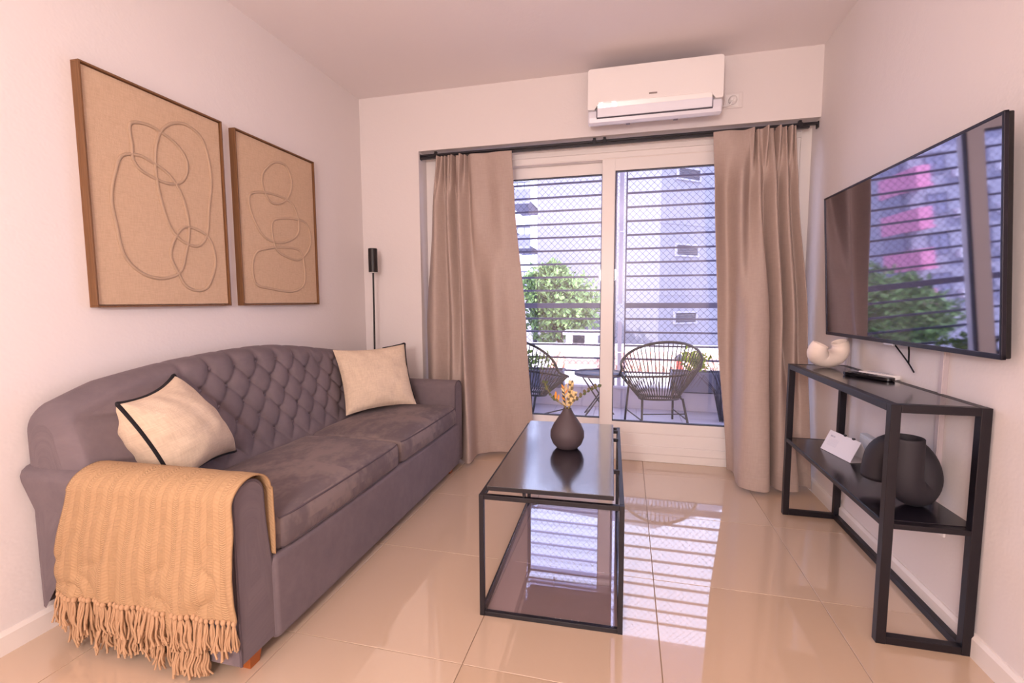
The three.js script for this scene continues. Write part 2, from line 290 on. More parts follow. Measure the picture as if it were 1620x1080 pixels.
  for (const i of [0, nu]) { const c = pos.length / 3; pos.push(-1.78, 0.5, zAt(i / nu) + (i ? -0.004 : 0.004)); uv.push(0, 0); const base = c + 1; for (let j = 0; j <= nv; j++) { const k = i * (nv + 1) + j; pos.push(pos[3 * k], pos[3 * k + 1], pos[3 * k + 2]); uv.push(pos[3 * k], pos[3 * k + 1]); } for (let j = 0; j <= nv; j++) { const a = base + j, b = base + (j + 1) % (nv + 1); i ? idx.push(c, a, b) : idx.push(c, b, a); } }
  const g = new THREE.BufferGeometry(); g.setAttribute('position', new THREE.Float32BufferAttribute(pos, 3)); g.setAttribute('uv', new THREE.Float32BufferAttribute(uv, 2)); g.setIndex(idx); g.computeVertexNormals();
  const back = part('backrest', off(g), M.sofa, t);
  const buttonMat = std(0x75686f, 0.45), bg = new THREE.SphereGeometry(0.008, 10, 6); bg.scale(0.6, 1, 1);
  for (const [z, y] of buttons) { const b = part('button', bg, buttonMat, back); b.position.set(frontX(z, y, topAt(z)) + 0.008 + 1.46, y, z + 1.97); }
  // seat cushions
  const cushion = (za, zb, seed) => {
    const nX = 40, nZ = 60, w = 0.52, h = 0.125, d = Math.abs(zb - za), r = 0.034, ox = -1.57, p = [], q = [], ii = [], rr = noiseTable(6, seed);
    const bg2 = new THREE.BoxGeometry(w, h, d, nX, 8, nZ), P = bg2.attributes.position;
    for (let i = 0; i < P.count; i++) {
      let x = P.getX(i), y = P.getY(i), z = P.getZ(i);
      const cx = clamp(x, -w / 2 + r, w / 2 - r), cy = clamp(y, -h / 2 + r, h / 2 - r), cz = clamp(z, -d / 2 + r, d / 2 - r), v = V(x - cx, y - cy, z - cz), L = v.length();
      if (L > 1e-6) { const m = Math.max(Math.abs(v.x), Math.abs(v.y), Math.abs(v.z)); v.multiplyScalar(Math.min(1, r / L)); x = cx + v.x; y = cy + v.y; z = cz + v.z; }
      const a = 1 - (2 * x / w) ** 2, b = 1 - (2 * z / d) ** 2;
      if (y > 0) y += 0.028 * Math.pow(Math.max(0, a), 0.6) * Math.pow(Math.max(0, b), 0.6) + 0.006 * (rr(x * 1.7 + 0.2, z * 1.7 + 0.4) - 0.5);
      if (x > 0) x += 0.012 * Math.max(0, b) * (1 - (2 * y / h) ** 2);
      P.setXYZ(i, x, y, z);
    }
    bg2.computeVertexNormals(); boxUV(bg2); bg2.translate(ox + w / 2, 0.302 + h / 2, (za + zb) / 2);
    const c = part('seat_cushion', off(bg2), M.sofaSeat, t);
    for (const yy of [0.302 + h - 0.012, 0.302 + 0.014]) { const pts = []; for (let i = 0; i <= 20; i++) { const u = i / 20, z = lerp(za - 0.012, zb + 0.012, u); pts.push(V(ox + w + 0.0005 + 0.006 * (1 - (2 * u - 1) ** 2) - 0.008 * Math.pow(Math.abs(2 * u - 1), 16) - 0.006, yy, z)); } part('piping', off(new THREE.TubeGeometry(new THREE.CatmullRomCurve3(pts), 40, 0.0036, 6)), M.welt, c); }
  };
  cushion(-1.205, -2.014, 31); cushion(-2.03, -2.785, 37);
  // short tapered wooden feet
  for (const [x, z] of [[-1.10, -1.11], [-1.82, -1.14], [-1.10, -2.75], [-1.82, -2.75]]) { const l = new THREE.CylinderGeometry(0.036, 0.026, 0.056, 4, 1); l.rotateY(Math.PI / 4); l.translate(x + 1.46, 0.028, z + 1.97); part('leg', l.toNonIndexed(), M.legWood, t).geometry.computeVertexNormals(); }
}

// ------------------------------------------------------------------ cushions
function pillow(label, c, bulge, seed, pull, tuck = false, name = 'throw_pillow') {                            // c: corners A top far, B top near, C bottom near, D bottom far; the front is on the side of (B - A) x (C - A) times -1
  const [A, B, C, D] = c.map((p) => V(...p)), mid = A.clone().add(B).add(C).add(D).multiplyScalar(0.25);
  const n = B.clone().sub(D).cross(A.clone().sub(C)).normalize();
  const t = thing(name, label, 'pillow', [mid.x, mid.y - 0.18, mid.z]); const o = V(mid.x, mid.y - 0.18, mid.z), nz = noiseTable(8, seed);
  const S = (u, v) => {                                                // u from B side to A side, v from bottom to top; edges pulled in between the corners
    const pu = u + pull * (1 - 2 * u) * 4 * v * (1 - v), pv = v + pull * 1.3 * (1 - 2 * v) * 4 * u * (1 - u);
    return C.clone().lerp(D, pu).lerp(B.clone().lerp(A, pu), pv).sub(o);
  };
  const N = 48, pos = [], uv = [], idx = [];
  for (const s of [1, -1]) for (let i = 0; i <= N; i++) for (let j = 0; j <= N; j++) {
    const u = i / N, v = j / N, e = Math.pow(Math.max(0, (1 - (2 * u - 1) ** 2)), 0.5) * Math.pow(Math.max(0, (1 - (2 * v - 1) ** 2)), 0.5);
    const rad = Math.hypot(u - 0.5, v - 0.5), wr = 0.016 * (nz(u * 0.9, v * 0.9) - 0.5) * smooth(0, 0.25, e) + 0.006 * Math.sin(Math.atan2(v - 0.5, u - 0.5) * 13) * smooth(0.3, 0.5, rad) * e;
    const h = (e * bulge * (0.85 + 0.3 * (1 - v)) + wr) * (s > 0 ? 1 : 0.75);
    const p = S(u, v).addScaledVector(n, s * h + s * 0.001); pos.push(p.x, p.y, p.z); uv.push(u * 0.45, v * 0.45);
  }
  const q = (N + 1) ** 2;
  for (let i = 0; i < N; i++) for (let j = 0; j < N; j++) { const a = i * (N + 1) + j, b = a + N + 1; idx.push(a, a + 1, b, b, a + 1, b + 1, q + a, q + b, q + a + 1, q + b, q + b + 1, q + a + 1); }
  const g = new THREE.BufferGeometry(); g.setAttribute('position', new THREE.Float32BufferAttribute(pos, 3)); g.setAttribute('uv', new THREE.Float32BufferAttribute(uv, 2)); g.setIndex(idx); g.computeVertexNormals();
  part('cover', g, M.linen, t);
  const e = [];                                                       // the cord follows the seam; where the plump front hides it, it stops
  if (tuck) { for (let i = 2; i < 24; i++) e.push(S(1, i / 24)); for (let i = 24; i > 15; i--) e.push(S(i / 24, 1)); }
  else { for (let i = 0; i < 24; i++) e.push(S(i / 24, 0)); for (let i = 0; i < 24; i++) e.push(S(1, i / 24)); for (let i = 24; i > 0; i--) e.push(S(i / 24, 1)); for (let i = 24; i > 0; i--) e.push(S(0, i / 24)); }
  const pg = new THREE.TubeGeometry(new THREE.CatmullRomCurve3(e, !tuck), 200, 0.0065, 8, !tuck); part('piping', pg, M.piping, t).userData.label = 'black cord piping';
}
pillow('cream linen pillow with black piping slumped against the near sofa arm behind the throw', [[-1.69, 0.82, -1.423], [-1.55, 0.782, -1.11], [-1.50, 0.47, -1.24], [-1.60, 0.47, -1.60]], 0.16, 41, 0.05);
pillow('square cream linen pillow with black piping leaning in the far corner of the sofa', [[-1.40, 0.825, -2.775], [-1.695, 0.812, -2.435], [-1.535, 0.455, -2.305], [-1.262, 0.462, -2.64]], 0.10, 43, 0.04, true);

// ------------------------------------------------------------------ throw over the near arm
{
  const t = thing('throw_blanket', 'mustard woven throw with tasselled hems draped over the near sofa arm', 'blanket', [-1.4, 0, -1.03]);
  const off = (p) => p.sub(V(-1.4, 0, -1.03));
  const zOut = (x, y) => { const back = 1 - smooth(-1.85, -1.2, x); return ARM_OUT + back * (0.018 - 0.19 * (0.572 - Math.min(y, 0.572))); };
  const nz = noiseTable(8, 51);
  // v = 0 inside hem, then over the top, v = 1 outside hem
  const path = (x, v, gap, hem, inHem) => {
    const L1 = 0.585 - inHem - 0.05, L2 = Math.PI * 0.058, L3 = 0.535 - hem, L = L1 + L2 + L3; let s = v * L, y, z; const zt = zOut(x, 0.58);
    if (s < L1) { y = inHem + s; z = zt - 0.115 - gap - 0.01; }
    else if (s < L1 + L2) { const a = (s - L1) / L2 * Math.PI; y = 0.535 + (0.05 + gap) * Math.sin(a); z = zt - 0.056 - (0.062 + gap) * Math.cos(a); }
    else { y = 0.535 - (s - L1 - L2); z = lerp(zOut(x, y), zt, 0.6) + gap + 0.006; }
    return [y, z];
  };
  const layer = (gap, hemL, hemR, xr, xlTop, xlBot, th) => (u, v) => {
    const x0 = lerp(xlTop, xlBot, smooth(0.25, 1, v)), x = lerp(x0, xr, u), hem = lerp(hemL, hemR, u);
    const [y, z] = path(x, v, gap, hem, 0.42 - 0.10 * smooth(0.75, 1, u));
    const w = (v > 0.42 ? smooth(0.42, 0.95, v) : 0), fold = 0.012 * w * Math.sin(u * 17 + 1.3 * n8(u, v) * 3) + 0.012 * w * (nz(u, v * 0.5) - 0.3);
    return off(V(x + 0.004 * (nz(u * 0.5, v) - 0.5), y + 0.006 * (nz(u, v) - 0.5) * (v > 0.3 ? 1 : 0), z + Math.abs(fold) + 0.004 * (nz(v, u) - 0.5)));
  };
  const outer = layer(0.012, 0.185, 0.205, SOFA_FRONT + 0.012, -1.61, -1.745, 0.006), inner = layer(0.003, 0.125, 0.10, SOFA_FRONT - 0.10, -1.58, -1.72, 0.006);
  part('cloth', sheet(outer, 120, 110, 0.005), M.throw, t);
  part('under_layer', sheet(inner, 70, 70, 0.004), M.throw, t);
  // tassels: a knot and a bundle of twisted strands
  const r = rng(61);
  const tassel = () => {
    const gs = []; const k = new THREE.SphereGeometry(0.0075, 8, 6); k.scale(1, 1.2, 1); gs.push(k);
    for (let s = 0; s < 8; s++) { const a = r() * 6.28, sp = 0.003 + r() * 0.009, len = 0.075 + r() * 0.03; gs.push(new THREE.TubeGeometry(new THREE.CatmullRomCurve3([V(0, 0.002, 0), V(Math.cos(a) * sp * 0.8, -len * 0.35, Math.sin(a) * sp * 0.6), V(Math.cos(a + 0.8) * sp * 0.9, -len * 0.7, Math.sin(a + 0.8) * sp), V(Math.cos(a) * sp * 1.3 + (r() - 0.5) * 0.008, -len, Math.sin(a) * sp)]), 7, 0.0030, 5)); }
    const q = gs.map((g) => g.toNonIndexed()); return mergeGeometries(q);
  };
  const kinds = Array.from({ length: 7 }, tassel);
  for (const [L, n] of [[outer, 40], [inner, 30]]) for (let i = 0; i < n; i++) { const p = L((i + 0.5) / n, 1), m = part('tassel', kinds[Math.floor(r() * 7)], M.tassel, t); m.position.copy(p).add(V(0, -0.004, 0.002)); m.rotation.set((r() - 0.5) * 0.2, r() * 6, (r() - 0.5) * 0.25); m.scale.setScalar(0.9 + 0.25 * r()); if (p.y < 0.12) m.scale.y *= 0.8; }
}

// ------------------------------------------------------------------ pictures
function picture(label, zc, w, loops) {
  const y0 = 1.081, y1 = 1.936, t = thing('framed_picture', label, 'picture', [XL, (y0 + y1) / 2, zc], 0, 'pair of raised line pictures'), h = (y1 - y0) / 2, d = 0.037;
  part('frame_rail', [box(0, d, h - 0.007, h, -w / 2, w / 2, 0.0012)], M.wood, t); part('frame_rail', [box(0, d, -h, -h + 0.007, -w / 2, w / 2, 0.0012)], M.wood, t);
  part('frame_rail', [box(0, d, -h + 0.007, h - 0.007, -w / 2, -w / 2 + 0.007, 0.0012)], M.wood, t); part('frame_rail', [box(0, d, -h + 0.007, h - 0.007, w / 2 - 0.007, w / 2, 0.0012)], M.wood, t);
  part('canvas', box(0.004, 0.026, -h + 0.009, h - 0.009, -w / 2 + 0.009, w / 2 - 0.009, 0.002), M.canvas, t);
  for (const l of loops) { const g = tube(l.map(([z, y]) => V(0, y / 100 - (y0 + y1) / 2, z / 100 - zc)), 0.0065, 140, 8, true); g.scale(0.7, 1, 1); g.translate(0.027, 0, 0); part('raised_line', g, M.rope, t); }
}
picture('wood-framed linen picture of tall overlapping raised loops, nearer the camera', -1.583, 0.592, [
  [[-142, 165], [-139, 158], [-137, 148], [-138, 139], [-140, 128], [-144, 123], [-150, 120], [-157, 120], [-163, 123], [-166, 131], [-168, 139], [-168, 147], [-165, 157], [-160, 163], [-153, 166], [-148, 167]],
  [[-146, 178], [-152, 180], [-158, 179], [-165, 176], [-169, 171], [-169, 166], [-166, 161], [-160, 159], [-153, 160], [-148, 162], [-146, 165], [-146, 170]],
  [[-158, 179], [-163, 184], [-170, 186], [-177, 183], [-180, 176], [-181, 164], [-179, 152], [-177, 140], [-173, 135], [-167, 135], [-161, 139], [-158, 145], [-156, 153], [-155, 160], [-155, 168], [-156, 174]],
  [[-166, 142], [-172, 142], [-178, 139], [-181, 130], [-179, 122], [-175, 116], [-170, 115], [-165, 117], [-162, 122], [-159, 129], [-161, 136]]]);
picture('wood-framed linen picture of four stacked raised rings, nearer the window', -2.248, 0.592, [
  [[-223, 185], [-231, 185], [-235, 178], [-233, 170], [-226, 164], [-218, 163], [-213, 169], [-213, 176], [-217, 181]],
  [[-204, 164], [-214, 167], [-228, 167], [-235, 165], [-239, 158], [-239, 150], [-233, 145], [-222, 142], [-212, 144], [-206, 151], [-203, 159]],
  [[-219, 153], [-223, 155], [-236, 157], [-246, 156], [-250, 147], [-246, 139], [-238, 134], [-228, 135], [-221, 138], [-218, 146]],
  [[-206, 135], [-214, 138], [-228, 140], [-240, 139], [-243, 130], [-242, 120], [-234, 116], [-214, 117], [-205, 119], [-203, 126]]]);

// ------------------------------------------------------------------ floor lamp
{
  const t = thing('floor_lamp', 'slim black floor lamp with a cylinder head behind the sofa in the corner', 'lamp', [-1.735, 0, -2.99]);
  part('base', lathe([[0, 0], [0.095, 0], [0.1, 0.004], [0.1, 0.014], [0.095, 0.018], [0, 0.018]], 40), M.lamp, t);
  part('pole', tube([V(-0.016, 0.015, 0), V(-0.008, 0.7, 0), V(0.0, 1.32, 0)], 0.0065, 20, 10), M.lamp, t);
  part('lamp_head', lathe([[0, 1.302], [0.0285, 1.302], [0.031, 1.305], [0.031, 1.462], [0.0285, 1.466], [0.025, 1.466], [0.025, 1.43], [0, 1.43]], 36), M.lamp, t);
  part('ring', lathe([[0.0, 1.296], [0.0285, 1.296], [0.0285, 1.303], [0, 1.303]], 36), M.white, t).userData.label = 'pale ring under the head';
}

// ------------------------------------------------------------------ air conditioner and socket
{
  const cx = 0.125, y0 = 2.13, t = thing('air_conditioner', 'white split air conditioner mounted high above the balcony door', 'air conditioner', [cx, y0, ZB]);
  const hw = 0.374;
  const body = [[0.0, 0.085], [0.08, 0.052], [0.13, 0.024], [0.165, 0.016], [0.184, 0.026], [0.192, 0.052], [0.192, 0.088], [0.176, 0.10], [0.176, 0.29], [0.15, 0.316], [0.0, 0.318]];
  part('body', extrudeX(body, -hw, hw, 0.012), M.whiteBlue, t);
  // front panel: rounded corners, gently bowed, cut away above the flap
  const ps = new THREE.Shape(), pw = hw + 0.001, pt = 0.325, pb = 0.094, nw = 0.322, ny = 0.127, pr = 0.022;
  ps.moveTo(-pw, pb + 0.01); ps.quadraticCurveTo(-pw, pb, -pw + 0.01, pb); ps.lineTo(-nw - 0.012, pb); ps.lineTo(-nw + 0.012, ny); ps.lineTo(nw - 0.012, ny); ps.lineTo(nw + 0.012, pb); ps.lineTo(pw - 0.01, pb); ps.quadraticCurveTo(pw, pb, pw, pb + 0.01);
  for (let k = 1; k < 8; k++) ps.lineTo(pw, lerp(pb + 0.01, pt - pr, k / 8)); ps.lineTo(pw, pt - pr); ps.quadraticCurveTo(pw, pt, pw - pr, pt); ps.lineTo(-pw + pr, pt); ps.quadraticCurveTo(-pw, pt, -pw, pt - pr); for (let k = 7; k > 0; k--) ps.lineTo(-pw, lerp(pb + 0.01, pt - pr, k / 8)); ps.closePath();
  const pg = new THREE.ExtrudeGeometry(ps, { depth: 0.024, bevelEnabled: true, bevelThickness: 0.004, bevelSize: 0.004, bevelOffset: -0.004, bevelSegments: 3, curveSegments: 8 }); pg.translate(0, 0, 0.178);
  part('front_panel', boxUV(pg), M.white, t);
  part('outlet_recess', extrudeX([[0.180, 0.10], [0.180, 0.130], [0.2035, 0.130], [0.2035, 0.126], [0.196, 0.098]], -0.318, 0.318, 0.001), M.white, t);
  const flap = part('flap', extrudeX([[0.1925, 0.052], [0.199, 0.051], [0.2045, 0.100], [0.199, 0.102]], -0.318, 0.318, 0.0015), phys(0xe9e8f2, 0.2), t);
  part('flap_gap', rawBox(-0.322, 0.322, 0.044, 0.0505, 0.18, 0.1942), std(0x4a4652, 0.7), t);
  part('flap_gap', rawBox(-0.3235, -0.3185, 0.05, 0.104, 0.18, 0.197), std(0x6a6472, 0.7), t);
  part('flap_gap', rawBox(0.3185, 0.3235, 0.05, 0.104, 0.18, 0.197), std(0x6a6472, 0.7), t);
  part('name_plate', box(-0.025, 0.02, 0.150, 0.159, 0.204, 0.2075, 0.001), std(0x8d827f, 0.35, { metalness: 0.5 }), t);
  for (const x of [-0.14, 0.13]) part('clip', box(x - 0.012, x + 0.012, 0.018, 0.034, 0.125, 0.145, 0.001), std(0x8f8790, 0.6), t);
}
{
  const t = thing('wall_socket', 'white wall socket with a plug beside the air conditioner', 'socket', [0.588, 2.272, ZB]);
  part('plate', box(-0.052, 0.052, -0.042, 0.046, 0, 0.008, 0.003), M.wall, t);
  part('faceplate', box(-0.04, 0.03, -0.034, 0.036, 0.006, 0.011, 0.002), M.white, t);
  const p = lathe([[0, 0], [0.024, 0], [0.024, 0.012], [0.019, 0.03], [0.008, 0.034], [0, 0.034]], 20); p.rotateX(Math.PI / 2); p.translate(-0.005, 0, 0.011); part('plug', p, M.white, t);
  part('cable', tube([V(-0.005, 0.0, 0.043), V(-0.02, -0.03, 0.04), V(-0.05, -0.035, 0.03), V(-0.082, -0.02, 0.02)], 0.004, 20, 8), M.white, t);
}

// ------------------------------------------------------------------ curtain rod and curtains
{
  const t = thing('curtain_rod', 'black double-rail curtain rod under the lintel', 'curtain rod', [-0.19, 2.108, -3.16]);
  part('rail', box(-1.243, 1.246, 0.002, 0.016, -0.014, 0.01, 0.003), M.rod, t); part('rail', box(-1.243, 1.2, -0.016, -0.002, -0.012, 0.012, 0.003), M.rod, t);
  for (const x of [-1.13, -0.035, 0.03, 1.15]) part('bracket', [box(x - 0.008, x + 0.008, 0.014, 0.031, -0.012, 0.012, 0.002), box(x - 0.012, x + 0.012, -0.006, 0.018, -0.016, 0.014, 0.002)], M.rod, t);
  for (const x of [-1.246, 1.243]) part('end_cap', box(x - 0.004, x + 0.004, -0.018, 0.018, -0.017, 0.014, 0.002), M.rod, t);
}
function spline(pts) { const c = new THREE.CatmullRomCurve3(pts.map(([x, z]) => V(x, 0, z)), false, 'centripetal'); return (s) => c.getPoint(s); }
function curtain(label, levels, yTop, pleatSpan, seed, yBot = 0.022) {
  const L = levels.map(([y, pts]) => [y, spline(pts)]), t = thing('curtain', label, 'curtain', [levels[0][1][0][0], 0, -3.13], 0, 'pair of curtains'), o = V(levels[0][1][0][0], 0, -3.13), nz = noiseTable(8, seed);
  const P = (u, v) => {
    const y = lerp(yTop, yBot, v); let k = 0; while (k < L.length - 2 && y < L[k + 1][0]) k++;
    const f = clamp((L[k][0] - y) / (L[k][0] - L[k + 1][0])), a = L[k][1](u), b = L[k + 1][1](u), p = a.lerp(b, f * f * (3 - 2 * f) * 0.5 + f * 0.5);
    const [c0, c1, n] = pleatSpan, inP = smooth(c0 - 0.03, c0 + 0.02, u) * smooth(c1 + 0.03, c1 - 0.02, u);
    p.z += inP * (1 - smooth(0.02, 0.16, v)) * 0.017 * Math.sin(((u - c0) / (c1 - c0)) * n * Math.PI * 2) * (1 + 0.6 * Math.sin(u * 40));
    p.z += 0.012 * (nz(u, v * 0.4) - 0.5) + 0.009 * smooth(0.8, 1, v) * (nz(u * 3, v) - 0.5);
    return V(p.x, y + 0.01 * smooth(0.85, 1, v) * (nz(u * 2, 0.3) - 0.5), p.z).sub(o);
  };
  part('cloth', sheet(P, 240, 90, 0.004, 1.4, 2.1), M.curtain, t);
  part('hem', sheet((u, v) => P(u, 0.962 + 0.038 * v).add(V(0, 0, 0.0035)), 240, 6, 0.003, 1.4, 0.1), M.curtain, t);
}
curtain('beige curtain hanging left of the balcony door beside the sofa', [
  [2.095, [[-1.31, -3.14], [-1.27, -3.12], [-1.24, -3.145], [-1.20, -3.115], [-1.165, -3.145], [-1.12, -3.115], [-1.085, -3.15], [-1.05, -3.12], [-0.95, -3.135], [-0.85, -3.125], [-0.765, -3.13]]],
  [1.75, [[-1.355, -3.17], [-1.31, -3.10], [-1.25, -3.155], [-1.21, -3.08], [-1.165, -3.15], [-1.125, -3.06], [-1.065, -3.135], [-1.03, -3.10], [-0.92, -3.12], [-0.83, -3.085], [-0.745, -3.12]]],
  [0.95, [[-1.42, -3.19], [-1.33, -3.09], [-1.24, -3.165], [-1.18, -3.07], [-1.13, -3.11], [-1.075, -2.99], [-1.035, -3.11], [-0.98, -3.14], [-0.87, -3.055], [-0.77, -3.11], [-0.668, -3.12]]],
  [0.02, [[-1.42, -3.19], [-1.32, -3.02], [-1.24, -3.12], [-1.17, -3.0], [-1.10, -2.97], [-1.005, -2.87], [-1.005, -3.08], [-0.94, -3.13], [-0.84, -3.17], [-0.73, -3.16], [-0.625, -3.20]]]], 2.094, [0.03, 0.62, 8], 71);
curtain('beige curtain hanging right of the balcony door behind the console table', [
  [2.105, [[0.485, -3.13], [0.57, -3.12], [0.66, -3.14], [0.70, -3.11], [0.735, -3.145], [0.775, -3.11], [0.81, -3.145], [0.845, -3.11], [0.88, -3.145], [0.91, -3.115], [0.935, -3.14]]],
  [1.75, [[0.50, -3.10], [0.575, -3.165], [0.64, -3.05], [0.70, -3.14], [0.745, -3.09], [0.775, -3.15], [0.825, -3.065], [0.855, -3.14], [0.89, -3.08], [0.92, -3.14], [0.95, -3.10]]],
  [0.95, [[0.545, -3.13], [0.61, -3.15], [0.655, -3.05], [0.70, -2.99], [0.80, -3.0], [0.815, -3.12], [0.875, -3.02], [0.90, -3.13], [0.945, -3.04], [0.985, -3.12], [1.02, -3.05]]],
  [0.02, [[0.635, -3.17], [0.662, -3.13], [0.645, -2.95], [0.65, -2.86], [0.785, -2.83], [0.815, -2.99], [0.85, -2.88], [0.95, -2.87], [0.965, -3.0], [1.0, -2.96], [1.035, -2.93]]]], 2.104, [0.28, 0.97, 7], 73);

// ------------------------------------------------------------------ coffee table
{
  const t = thing('coffee_table', 'low black metal coffee table with a glossy raised top and a glass lower shelf', 'table', [-0.485, 0, -1.484], THREE.MathUtils.degToRad(1.8));
  const W = 0.488, D = 0.965, H = 0.438, s = 0.017;
  for (const [x, z] of [[0, 0], [W - s, 0], [0, -D + s], [W - s, -D + s]]) part('leg', box(x, x + s, 0, H, z - s, z, 0.0015), M.blackMetal, t);
  for (const y of [0.0, H - s]) {
    for (const z of [0, -D + s]) part('rail', box(s, W - s, y + 0.0003, y + s - 0.0003, z - s + 0.0005, z - 0.0005, 0.0015), M.blackMetal, t);
    for (const x of [0, W - s]) part('rail', box(x + 0.0005, x + s - 0.0005, y + 0.0003, y + s - 0.0003, -D + s, -s, 0.0015), M.blackMetal, t);
  }
  part('glass_shelf', box(s * 0.5, W - s * 0.5, s, s + 0.005, -D + s * 0.5, -s * 0.5, 0.001), phys(0xf0eff8, 0.0, { transmission: 1, thickness: 0, ior: 1.6 }), t);
  const tt = part('tabletop', box(0.024, W - 0.034, 0.449, 0.4645, -D + 0.05, -0.012, 0.002), M.blackMetal, t);
  part('lacquered_face', box(0.0255, W - 0.0355, 0.460, 0.465, -D + 0.0515, -0.0135, 0.001), phys(0x15111c, 0.15, { ior: 2.6, clearcoat: 1, clearcoatRoughness: 0.12 }), tt);
  for (const [x, z] of [[0.155, -0.03], [0.155, -D + 0.07]]) part('support', [box(x - 0.004, x + 0.004, H - 0.012, 0.451, z - 0.006, z + 0.024, 0.001)], M.blackMetal, t);
  for (const z of [-0.30, -0.72, -0.86]) for (const x of [0.012, W - 0.012]) { const sgn = x < 0.2 ? 1 : -1; part('peg', [box(Math.min(x, x + sgn * 0.05), Math.max(x, x + sgn * 0.05), H - 0.004, 0.4495, z - 0.005, z + 0.005, 0.001)], M.blackMetal, t); }
}
// vase with dried sprigs
{
  const vx = -0.243, vz = -1.98, Y = 0.465;
  const t = thing('vase', 'dark brown teardrop vase standing on the coffee table', 'vase', [vx, Y, vz]);
  part('body', lathe([[0, 0], [0.034, 0], [0.046, 0.004], [0.062, 0.022], [0.0725, 0.05], [0.0715, 0.075], [0.060, 0.102], [0.042, 0.130], [0.026, 0.153], [0.0185, 0.168], [0.0175, 0.174], [0.0145, 0.174], [0.015, 0.165], [0.022, 0.150], [0.03, 0.12], [0, 0.09]], 56), M.ceramicBrown, t);
  const r = rng(81);
  const leaf = (L, w) => { const s = new THREE.Shape(); s.moveTo(0, 0); s.quadraticCurveTo(w, L * 0.45, 0, L); s.quadraticCurveTo(-w, L * 0.45, 0, 0); const g = new THREE.ExtrudeGeometry(s, { depth: 0.0008, bevelEnabled: false, curveSegments: 5 }); return g; };
  const roundLeaf = leaf(0.017, 0.013), longLeaf = leaf(0.042, 0.012), bud = new THREE.SphereGeometry(0.0045, 8, 6);
  const green = std(0x4c5433, 0.7, dbl), olive = std(0x6e5f45, 0.7, dbl), orange = std(0xd98d33, 0.7, dbl), cream = std(0xdcc08a, 0.8, dbl), stemM = std(0x8d7c4e, 0.8);
  const sprig = (label, pts, leafG, mat, n, from, size = 1, sub = 'leaf') => {
    const s = thing('dried_sprig', label, 'dried plant', [vx, Y + 0.06, vz]), c = curve(pts.map(([x, y, z]) => V(x, y - 0.06, z)));
    part('stem', new THREE.TubeGeometry(c, 24, 0.0014, 6), stemM, s);
    for (let i = 0; i < n; i++) { const u = lerp(from, 1, i / (n - 1)), p = c.getPoint(u), m = part(sub, leafG, Array.isArray(mat) ? mat[i % mat.length] : mat, s), tg = c.getTangent(u); m.position.copy(p); m.quaternion.setFromUnitVectors(V(0, 1, 0), tg.clone().add(V((i % 2 ? 1 : -1) * 0.9, 0.35, (r() - 0.5) * 1.2)).normalize()); m.rotateY((r() - 0.5) * 1.2); m.scale.setScalar(size * (0.8 + 0.4 * r())); }
    return s;
  };
  sprig('sprig with small dark green leaves arching left out of the vase', [[0, 0.1, 0], [-0.008, 0.175, 0.0], [-0.05, 0.205, 0.0], [-0.085, 0.25, 0.0], [-0.098, 0.28, 0.0]], roundLeaf, [green], 9, 0.5);
  sprig('low dried sprig with an orange leaf left of the vase neck', [[0, 0.1, 0], [-0.006, 0.172, 0.004], [-0.03, 0.20, 0.01], [-0.05, 0.212, 0.01]], longLeaf, [green, orange], 4, 0.72, 0.8);
  sprig('upright cream dried stem with an orange tip in the vase', [[0, 0.1, 0], [-0.006, 0.18, 0], [-0.012, 0.23, 0], [-0.013, 0.262, 0]], longLeaf, [cream, cream, orange], 10, 0.35, 0.6);
  sprig('bushy cream dried stem with many buds in the middle of the vase', [[0, 0.1, 0], [0.004, 0.18, 0], [0.012, 0.235, 0.004], [0.016, 0.285, 0.004]], roundLeaf, [cream, olive, cream], 20, 0.35, 1.0);
  sprig('second cream budded stem leaning right inside the vase', [[0, 0.1, 0], [0.006, 0.175, 0], [0.024, 0.21, 0.008], [0.034, 0.24, 0.01]], roundLeaf, [cream, cream, olive], 14, 0.4, 0.9);
  sprig('sprig with dark olive leaves arching right out of the vase', [[0, 0.1, 0], [0.008, 0.175, 0], [0.04, 0.215, 0], [0.085, 0.25, 0], [0.125, 0.272, 0]], roundLeaf, [olive, green], 14, 0.42, 1.0);
}

